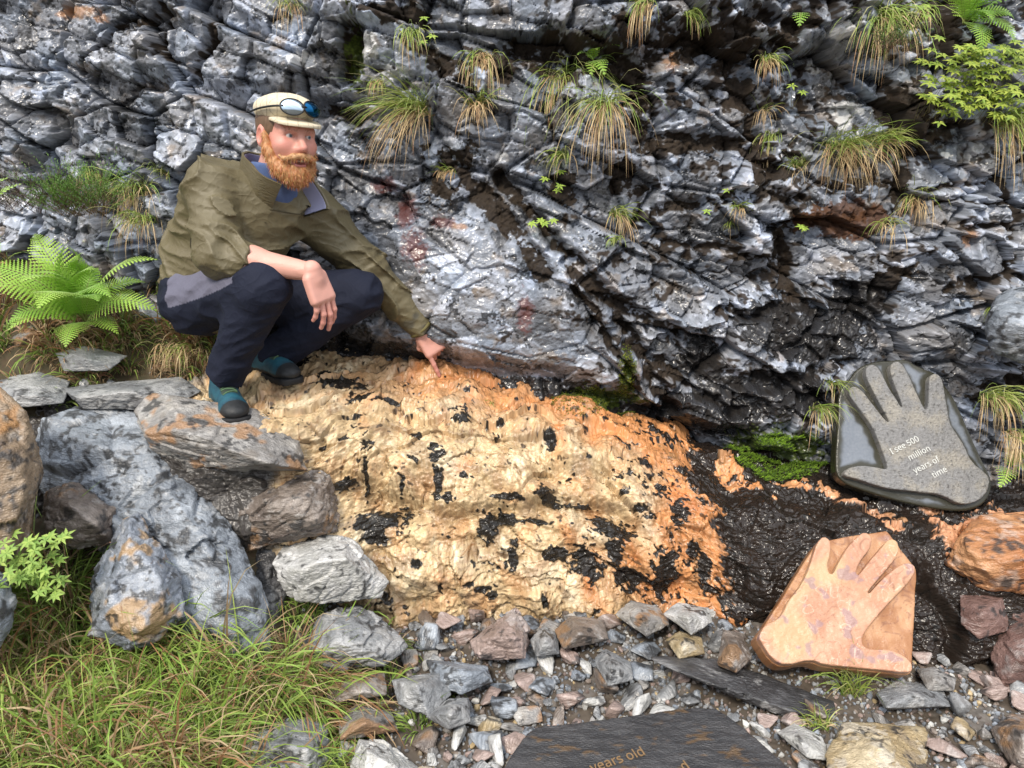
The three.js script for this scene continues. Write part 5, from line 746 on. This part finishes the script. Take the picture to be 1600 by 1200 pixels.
  // --- hair, beard, moustache
  const beardF = (() => { const side = both(s => join([cap(v(s * .074, .0, .006), v(s * .069, -.05, .022), .010, .016), cap(v(s * .069, -.05, .022), v(s * .048, -.10, .046), .018, .026)], .02)), chin = join([ell(v(0, -.106, .060), .052, .036, .040), ell(v(0, -.122, .066), .038, .030, .030), ...side], .03), cut = ell(v(0, -.074, .103), .024, .013, .03); return (x, y, z) => { let d = chin(x, y, z); d = -smin(-d, cut(x, y, z), .008); return d + .0035 * noise(x * 90, y * 45, z * 90) + .0022 * noise(x * 190, y * 90, z * 190); }; })();
  const stF = join(both(s => join([cap(v(0, -.058, .107), v(s * .026, -.062, .102), .0085, .0095), cap(v(s * .026, -.062, .102), v(s * .048, -.070, .084), .0095, .0065), cap(v(s * .048, -.070, .084), v(s * .062, -.062, .076), .0065, .003)], .008)), .006), stash = (x, y, z) => stF(x, y, z) + .002 * noise(x * 160, y * 90, z * 160);
  const hairMat = new THREE.MeshPhysicalMaterial({ vertexColors: true, roughness: .55, side: THREE.DoubleSide });
  const ginger = (x, y, z) => { const n = noise(x * 120, y * 50, z * 120), k = .35 + .55 * n + .25 * noise(x * 300, y * 90, z * 300); return mix3([.34, .125, .038], [.54, .31, .14], clamp(k)); };
  const strands = (src, n, len, seed, down) => { const L = new Leaves(), rr = rng(seed), p = src.attributes.position, q = src.attributes.normal; for (let i = 0; i < n; i++) { const k = Math.floor(rr() * p.count), b = v(p.getX(k), p.getY(k), p.getZ(k)), nn = v(q.getX(k), q.getY(k), q.getZ(k)); if (b.z < -.01 && b.y > -.03) continue; const c = ginger(b.x, b.y, b.z).map(t => t * (.75 + .6 * rr())); L.blade(b.clone().addScaledVector(nn, -.002), nn.multiplyScalar(.7).add(v((rr() - .5) * .6, down, (rr() - .5) * .6 + .1)), len * (.5 + rr()), .0011, .5, v(rr() - .5, rr() - .5, rr() - .5), c, c, 3); } return L.geo(); };
  const bg = paint(nets(beardF, [-.1, -.18, -.02], [.1, .03, .12], .003), ginger), mg = paint(nets(stash, [-.08, -.085, .06], [.08, -.04, .125], .0025), (x, y, z) => mix3(ginger(x, y, z), [.56, .36, .19], .6)), bs = strands(bg, 2600, .012, 4, -.6), ms = strands(mg, 500, .011, 5, -.5);
  const beard = headPart('beard', bg, hairMat), bst = headPart('beard_hair', bs, hairMat), mo = headPart('moustache', mg, hairMat), mst = headPart('moustache_hair', ms, hairMat); beard.add(bst); mo.add(mst);
  { const g = nets((x, y, z) => Math.max(ell(v(0, .035, -.018), .0815, .092, .100)(x, y, z) + .0015 * noise(x * 150, y * 60, z * 150), z - .035 - .4 * Math.max(0, y), Math.abs(x) < .05 && z > .0 ? 1 : -1, -y - .02 - .5 * Math.max(0, -z)), [-.1, -.05, -.13], [.1, .14, .06], .004); paint(g, (x, y, z) => { const n = noise(x * 160, y * 60, z * 160); return [.14 + .05 * n, .085 + .03 * n, .05 + .02 * n]; }); headPart('hair', g, hairMat); }
  // --- flat cap with check lines, sunglasses pushed up on it
  { const dome = join([ell(v(0, .075, -.020), .088, .050, .104), ell(v(0, .082, .030), .074, .036, .072)], .03), crownF = (x, y, z) => Math.max(dome(x, y, z), .043 - y + .04 * z) + .0012 * noise(x * 60, y * 60, z * 60), brimF = (x, y, z) => { const yy = y - .052 + .30 * Math.max(0, z - .06) + 1.6 * x * x; return Math.max(Math.hypot(x / .078, (z - .060) / .072) * .07 - .07, Math.abs(yy) - .0035) - .002; };
    const tweed = (x, y, z) => { const n = .5 + .5 * noise(x * 300, y * 300, z * 300), l = Math.min(Math.abs(((x + .5 * z + 1) % .034) - .017), Math.abs(((x * .5 - z + 1) % .036) - .018)); return mix3(mix3([.54, .47, .33], [.66, .60, .46], n), [.20, .15, .10], l < .0012 ? .55 : 0); }, tm = new THREE.MeshPhysicalMaterial({ vertexColors: true, roughness: .9, sheen: .3, sheenRoughness: .7 });
    const c = headPart('cap', paint(nets(crownF, [-.1, .03, -.14], [.1, .14, .12], .0032), tweed), tm); c.add(headPart('brim', paint(nets(brimF, [-.095, .0, .0], [.095, .075, .15], .003), tweed), tm));
    const gl = thing0('sunglasses', man), fm = new THREE.MeshPhysicalMaterial({ color: 0x101216, roughness: .3 }), lens = [new THREE.MeshPhysicalMaterial({ color: 0xc4d6e2, metalness: 1, roughness: .06 }), new THREE.MeshPhysicalMaterial({ color: 0x1c557e, metalness: 1, roughness: .06 })];  // sky reflection painted in: near lens pale, far lens dark blue
    for (const s of [-1, 1]) { const g = new THREE.SphereGeometry(.055, 32, 20, 0, 6.283, 0, .62); g.rotateX(Math.PI / 2); g.translate(0, 0, -.055); g.scale(1.08, .78, 1); g.rotateX(-.35); g.rotateY(s * .32); g.translate(s * .037, .086, .112); const l = headPart('lens', g, lens[s > 0 ? 1 : 0]); gl.add(l);
      const rim = new THREE.TorusGeometry(.0322, .0026, 10, 40); rim.scale(1.08, .78, 1); rim.translate(0, 0, -.0108); rim.rotateX(-.35); rim.rotateY(s * .32); rim.translate(s * .037, .086, .112); gl.add(headPart('rim', rim, fm));
      const arm = new THREE.TubeGeometry(new THREE.CatmullRomCurve3([v(s * .060, .083, .098), v(s * .080, .080, .070), v(s * .094, .072, .01), v(s * .094, .062, -.05)]), 24, .0032, 8); gl.add(headPart('temple_arm', arm, fm)); }
    const br = new THREE.TubeGeometry(new THREE.CatmullRomCurve3([v(-.010, .084, .112), v(0, .087, .115), v(.010, .084, .112)]), 10, .003, 8); gl.add(headPart('bridge', br, fm)); }
  // --- trousers
  const stretch = (p, a, b) => { const d = b.clone().sub(a).normalize(); return [d.x, d.y, d.z]; };
  const legs = join([cap(J.hipR, J.kneeR, .104, .080), cap(J.kneeR, J.ankR, .080, .060), cap(J.hipL, J.kneeL, .104, .078), cap(J.kneeL, J.ankL, .078, .060)], .028), seat = join([ell(J.pel, .155, .135, .15), cap(J.hipR, J.pel, .12, .12)], .03), aR = J.ankR.clone().sub(J.kneeR).normalize(), aL = J.ankL.clone().sub(J.kneeL).normalize(), eR = J.ankR.clone().addScaledVector(aR, -.01), eL = J.ankL.clone().addScaledVector(aL, -.015), tA = J.chest.clone().sub(J.pel).normalize(), wst = J.pel.clone().addScaledVector(tA, .10);
  const trF = (x, y, z) => { let d = legs(x, y, z); const u = (x - eR.x) * aR.x + (y - eR.y) * aR.y + (z - eR.z) * aR.z, w = (x - eL.x) * aL.x + (y - eL.y) * aL.y + (z - eL.z) * aL.z; const nr = Math.hypot(x - eR.x, y - eR.y, z - eR.z) < .14, nl = Math.hypot(x - eL.x, y - eL.y, z - eL.z) < .14; if (nr) d = Math.max(d, u); if (nl) d = Math.max(d, w); d = smin(d, Math.max(seat(x, y, z), (x - wst.x) * tA.x + (y - wst.y) * tA.y + (z - wst.z) * tA.z), .028); return d - .008 * ridge(noise(x * 6 + y * 5, y * 17 - x * 7, z * 9)) - .003 * noise(x * 22, y * 30, z * 22); };
  const trG = nets(trF, ...boxOf([J.pel, J.hipR, J.hipL, J.kneeR, J.kneeL, J.ankR, J.ankL], .19), .0048);
  const panelA = at(330, 452, 2.66), panelB = at(424, 424, 2.47);
  paint(trG, (x, y, z, nx, ny, nz) => { const n = noise(x * 240, y * 240, z * 240), t = clamp(((x - panelA.x) * (panelB.x - panelA.x) + (z - panelA.z) * (panelB.z - panelA.z)) / ((panelB.x - panelA.x) ** 2 + (panelB.z - panelA.z) ** 2), -.2, 1.2), thigh = cap(J.hipR, J.kneeR, .1, .08)(x, y, z) < .03 && t > -.1 && t < .93; const hk = J.kneeR.clone().sub(J.hipR), q = clamp(((x - J.hipR.x) * hk.x + (y - J.hipR.y) * hk.y + (z - J.hipR.z) * hk.z) / hk.lengthSq(), -.5, 1.5), up = -.2 * (x - J.hipR.x - hk.x * q) + (y - J.hipR.y - hk.y * q) + .1 * (z - J.hipR.z - hk.z * q); return cap(J.hipR, J.kneeR, .104, .08)(x, y, z) < .03 && q > .05 && q < .93 && up > .012 + .035 * q * q ? [.125 + .012 * n, .125 + .012 * n, .17 + .014 * n] : [.011 + .002 * n, .014 + .002 * n, .028 + .003 * n]; });
  mesh('trousers', boxUV(trG), new THREE.MeshPhysicalMaterial({ vertexColors: true, roughness: .8, specularIntensity: .4, bumpMap: clothBump, bumpScale: .0028 }), man).userData.label = 'dark navy trousers with a grey thigh panel';
  // --- shirt
  const front = at(452, 318, 2.56), shF = join([cap(J.pel, J.chest, .128, .148), cap(J.chest, J.neck, .138, .085), cap(J.neck, L3(J.neck, J.head, .5), .082, .074), cap(J.shR, J.shL, .055, .055)], .04);
  mesh('shirt', paint(nets((x, y, z) => Math.max(shF(x, y, z), y - J.neck.y - .085 + .1 * (x - J.neck.x)) - .003 * ridge(noise(x * 14, y * 9, z * 14)), ...boxOf([J.pel, J.chest, J.neck, J.shR, J.shL], .18), .008), (x, y, z) => { const n = noise(x * 200, y * 200, z * 200); return [.075 + .012 * n, .12 + .014 * n, .26 + .02 * n]; }), new THREE.MeshPhysicalMaterial({ vertexColors: true, roughness: .85 }), man).userData.label = 'blue shirt under the open collar';
  // --- jacket
  const cuffR = L3(J.elR, J.wrR, .36), fwd = V3(.82, 0, .57), hemC = J.pel.clone().addScaledVector(tA, -.035), vA = at(438, 280, 2.54), vB = at(466, 342, 2.555);
  const trunk = join([cap(J.pel, J.chest, .158, .160), cap(J.chest, J.neck, .15, .080), cap(J.shR, J.shL, .088, .088), ell(at(340, 335, 2.74), .12, .145, .125), cap(at(312, 392, 2.78), at(350, 300, 2.72), .118, .10), cap(at(344, 232, 2.70), at(392, 210, 2.76), .036, .040)], .06);
  const armR = join([cap(J.shR, J.elR, .088, .072), cap(J.elR, cuffR, .070, .056)], .03), armL = join([cap(J.shL, J.elL, .090, .070), cap(J.elL, L3(J.elL, J.wrL, 1.0), .070, .047)], .03), tors = (x, y, z) => smin(smin(trunk(x, y, z), armL(x, y, z), .035), armR(x, y, z), .016);
  const vee = join([cap(vA, vB, .052, .030), cap(vA, at(440, 250, 2.50), .05, .07)], .01), cr = J.wrR.clone().sub(J.elR).normalize(), cl = J.wrL.clone().sub(J.elL).normalize(), cutL = J.wrL.clone().addScaledVector(cl, -.004);
  const jkF = (x, y, z) => {
    let d = tors(x, y, z); const tx = (x - hemC.x) * tA.x + (y - hemC.y) * tA.y + (z - hemC.z) * tA.z; d = Math.max(d, -tx - .012 * noise(x * 9, y * 9, z * 9));
    const u = (x - cuffR.x) * cr.x + (y - cuffR.y) * cr.y + (z - cuffR.z) * cr.z; if (u > -.04 && Math.hypot(x - cuffR.x, y - cuffR.y, z - cuffR.z) < .12) d = Math.max(d, u); const w = (x - cutL.x) * cl.x + (y - cutL.y) * cl.y + (z - cutL.z) * cl.z; if (w > -.03) d = Math.max(d, w);
    d = Math.max(d, -vee(x, y, z)); d = Math.max(d, y - J.neck.y - .055 - .22 * (J.neck.x - x));
    // folds: pulled from the shoulders, bunched at the elbows and waist
    const elb = Math.exp(-((x - J.elR.x) ** 2 + (y - J.elR.y - .03) ** 2 + (z - J.elR.z) ** 2) / .012), elL = Math.exp(-((x - J.elL.x) ** 2 + (y - J.elL.y) ** 2 + (z - J.elL.z) ** 2) / .02), wob = noise(x * 4, y * 4, z * 4);
    const f1 = ridge(noise(x * 3.2 - y * 2.2 + .6 * wob, (y + .75 * x) * 8.5 + .9 * wob, z * 4)), f2 = ridge(noise(x * 6 + 3, (y - .4 * x) * 19 + wob, z * 7)), f3 = ridge(noise((x + y) * 7, (y - x) * 20, z * 9));
    const cr1 = f1 > 0 ? f1 * f1 * f1 : 0, f4 = ridge(noise((x - .8 * y) * 4 + 7, (y + .35 * x) * 21, z * 7 + .5 * wob)), cr4 = f4 > 0 ? f4 * f4 * f4 : 0;
    return d + .006 - .018 * cr1 - .004 * cr4 - .0010 * ridge(noise((x + .3 * y) * 14, (y - .2 * x) * 38, z * 16)) - .012 * elb * f2 - .009 * elL * f3 - .003 * noise(x * 13, y * 17, z * 13);
  };
  const olive = (x, y, z) => { const n = noise(x * 220, y * 220, z * 220), m = noise(x * 5, y * 5, z * 5), damp = sst(.55, .72, clamp(((x - J.elL.x) * cl.x + (y - J.elL.y) * cl.y + (z - J.elL.z) * cl.z) / .33)) * sst(.05, .12, x - J.elL.x), k = 1 + .10 * n + .07 * m; return mix3([.118 * k, .099 * k, .052 * k], [.050, .044, .028], damp * sst(-.1, .3, noise(x * 22, y * 22, z * 22)) * .9); };
  const jm = new THREE.MeshPhysicalMaterial({ vertexColors: true, roughness: .55, bumpMap: clothBump, bumpScale: .0035, side: THREE.DoubleSide });
  const jacket = mesh('jacket', boxUV(paint(nets(jkF, ...boxOf([J.pel, J.chest, J.neck, J.shR, J.shL, J.elR, J.elL, J.wrL, cuffR], .21), .005), olive)), jm, man); jacket.userData.label = 'olive green waterproof jacket with creased sleeves';
  // collar: a raised band round the neck, open at the throat, the far side folded out
  const nu = J.head.clone().sub(J.neck).normalize(), nf = fwd.clone().addScaledVector(nu, -fwd.dot(nu)).normalize(), ns = nu.clone().cross(nf), NC = J.neck.clone().addScaledVector(nu, .0);
  const sheet = (fn, nx, ny, t) => { const A = gridGeo(nx, ny, (i, j) => [...fn(i / nx, j / ny, 0).toArray(), i / nx, j / ny]), B = gridGeo(nx, ny, (i, j) => [...fn(1 - i / nx, j / ny, t).toArray(), i / nx, j / ny]); const rim = []; const ring = []; for (let i = 0; i <= nx; i++) ring.push([i / nx, 1]); const pos = [], idx = []; ring.forEach(([a, b], k) => { pos.push(...fn(a, b, 0).toArray(), ...fn(a, b, t).toArray()); if (k) { const q = k * 2; idx.push(q - 2, q - 1, q + 1, q - 2, q + 1, q); } }); const C = new THREE.BufferGeometry(); C.setAttribute('position', new THREE.Float32BufferAttribute(pos, 3)); C.setAttribute('uv', new THREE.Float32BufferAttribute(new Array(pos.length / 3 * 2).fill(0), 2)); C.setIndex(idx); C.computeVertexNormals(); return mergeGeometries([A, B, C]); };
  const collarAt = (a, h, t) => { const ph = mix(.55, 5.65, a), openR = sst(1.5, .55, ph), openL = sst(4.9, 5.65, ph), r = .098 + .012 * h + .030 * openR * h + .088 * openL * (.25 + .75 * h) + .004 * Math.sin(ph * 7) * h - t, hh = -.055 + (.155 - .07 * openL - .03 * sst(2, 3.2, ph) * sst(4.4, 3.2, ph)) * h; return NC.clone().addScaledVector(nf, Math.cos(-ph) * r * 1.05).addScaledVector(ns, Math.sin(-ph) * r).addScaledVector(nu, hh); };
  mesh('collar', paint(sheet((a, b, t) => collarAt(a, b, t), 70, 14, .007), olive), jm, man);
  const lining = new THREE.MeshPhysicalMaterial({ color: 0x8e90ab, roughness: .7, side: THREE.DoubleSide }); mesh('collar_lining', sheet((a, b, t) => collarAt(a, b * .97, .009 + t), 70, 10, .002), lining, man);
  // zip and chest toggles
  { const pts = []; for (let k = 0; k <= 16; k++) { const t = k / 16, p = L3(at(455, 326, 2.52), at(450, 412, 2.60), t); const q = p.clone(); for (let n = 0; n < 40; n++) { const d = jkF(q.x, q.y, q.z); if (Math.abs(d) < .0008) break; q.z -= d * .7; } q.z += .002; pts.push(q); } mesh('zip', new THREE.TubeGeometry(new THREE.CatmullRomCurve3(pts), 60, .0055, 6), new THREE.MeshStandardMaterial({ color: 0x96938a, roughness: .4 }), man);
    const pz = []; for (let k = 0; k <= 8; k++) { const p = L3(at(301, 372, 2.5), at(299, 402, 2.5), k / 8); for (let n = 0; n < 60; n++) { const d = jkF(p.x, p.y, p.z); if (Math.abs(d) < .0008) break; p.z -= d * .7 * (d > 0 ? 1 : 1); } p.z += .002; pz.push(p); } mesh('pocket_zip', new THREE.TubeGeometry(new THREE.CatmullRomCurve3(pz), 20, .003, 6), new THREE.MeshStandardMaterial({ color: 0x2b281c, roughness: .5 }), man);
    const seam = (name, a, b, c, r, col) => { const cv = new THREE.QuadraticBezierCurve3(at(...a), at(...b), at(...c)), q = []; for (let k = 0; k <= 20; k++) { const p = cv.getPoint(k / 20); for (let n = 0; n < 80; n++) { const d = jkF(p.x, p.y, p.z); if (Math.abs(d) < .0006) break; p.z -= d * .6; } p.z += .0006; q.push(p); } mesh(name, new THREE.TubeGeometry(new THREE.CatmullRomCurve3(q), 50, r, 6), new THREE.MeshStandardMaterial({ color: col, roughness: .7 }), man); };
    seam('shoulder_seam', [352, 248, 2.45], [372, 300, 2.42], [392, 352, 2.45], .0022, 0x4a4430); seam('chest_seam', [398, 330, 2.45], [425, 338, 2.45], [447, 342, 2.45], .0022, 0x4a4430); seam('hem_seam', [262, 452, 2.5], [290, 448, 2.5], [318, 440, 2.5], .0028, 0x4a4430);
    const cuff = new THREE.TorusGeometry(.0475, .0065, 10, 36); cuff.applyQuaternion(new THREE.Quaternion().setFromUnitVectors(V3(0, 0, 1), cl)); cuff.translate(cutL.x - cl.x * .012, cutL.y - cl.y * .012, cutL.z - cl.z * .012); mesh('cuff', cuff, new THREE.MeshStandardMaterial({ color: 0x5d5630, roughness: .7 }), man); }
  // --- boots
  function boot(ank, dir) {
    const B = thing0('boot', man), f = dir.normalize(), W = ank.clone().add(O), sy = ledgeTop(W.x + f.x * .07, -(W.z + f.z * .07)) - O.y + .004; B.position.set(ank.x, sy, ank.z); B.rotation.y = Math.atan2(f.x, f.z); const top = Math.max(.11, ank.y - sy + .035);
    const up = join([cap(v(0, .045, -.055), v(0, top, -.03), .040, .042), cap(v(0, .05, -.05), v(0, .042, .10), .041, .036), cap(v(0, .075, -.01), v(0, .046, .12), .040, .030), ell(v(0, .040, .145), .046, .030, .055)], .03), upF = (x, y, z) => Math.max(up(x, y, z), .020 - y) + .0012 * noise(x * 60, y * 60, z * 60);
    const upper = mesh('upper', paint(nets(upF, [-.08, 0, -.12], [.08, .2, .22], .0042), (x, y, z) => { const n = noise(x * 30, y * 30, z * 30), m = noise(x * 180, y * 180, z * 180), k = Math.abs(x) < .026 && z > .005 && z < .10; return k ? [.030 + .012 * m, .050 + .014 * m, .036 + .01 * m] : y < .036 || z > .15 ? [.012, .014, .016] : mix3([.008, .05, .08], [.014, .095, .135], clamp(.5 + n + .3 * m)); }), new THREE.MeshPhysicalMaterial({ vertexColors: true, roughness: .6 }), B);
    const so = (x, y, z) => { const w = .037 + .012 * sst(-.02, .09, z) - .004 * sst(.0, -.08, z), a = Math.hypot(Math.max(Math.abs(x) - w + .035, 0), Math.max(Math.abs(z - .05) - .148 + .035, 0)) - .035, b = Math.abs(y - .013) - .012; return Math.max(a, b) + (y < .006 ? .004 * Math.max(0, Math.sin(z * 260)) : 0); };
    mesh('sole', nets(so, [-.07, -.01, -.13], [.07, .04, .23], .004), new THREE.MeshStandardMaterial({ color: 0x131417, roughness: .7 }), B);
    for (let k = 0; k < 5; k++) { const z = .012 + k * .02, pts = [-1, -.5, 0, .5, 1].map(s => { const p = v(s * .024, .14, z + s * .006 * (k % 2 ? 1 : -1)); for (let n = 0; n < 60; n++) { const d = upF(p.x, p.y, p.z); if (d < .001) break; p.y -= d * .7; } p.y += .001; return p; }); mesh('lace', new THREE.TubeGeometry(new THREE.CatmullRomCurve3(pts), 14, .0022, 6), new THREE.MeshStandardMaterial({ color: 0x4d6a4a, roughness: .8 }), B); }
    return B;
  }
  boot(J.ankR, V3(.50, 0, .86)); boot(J.ankL, V3(.72, 0, .69));
}

renderer.render(scene, camera);
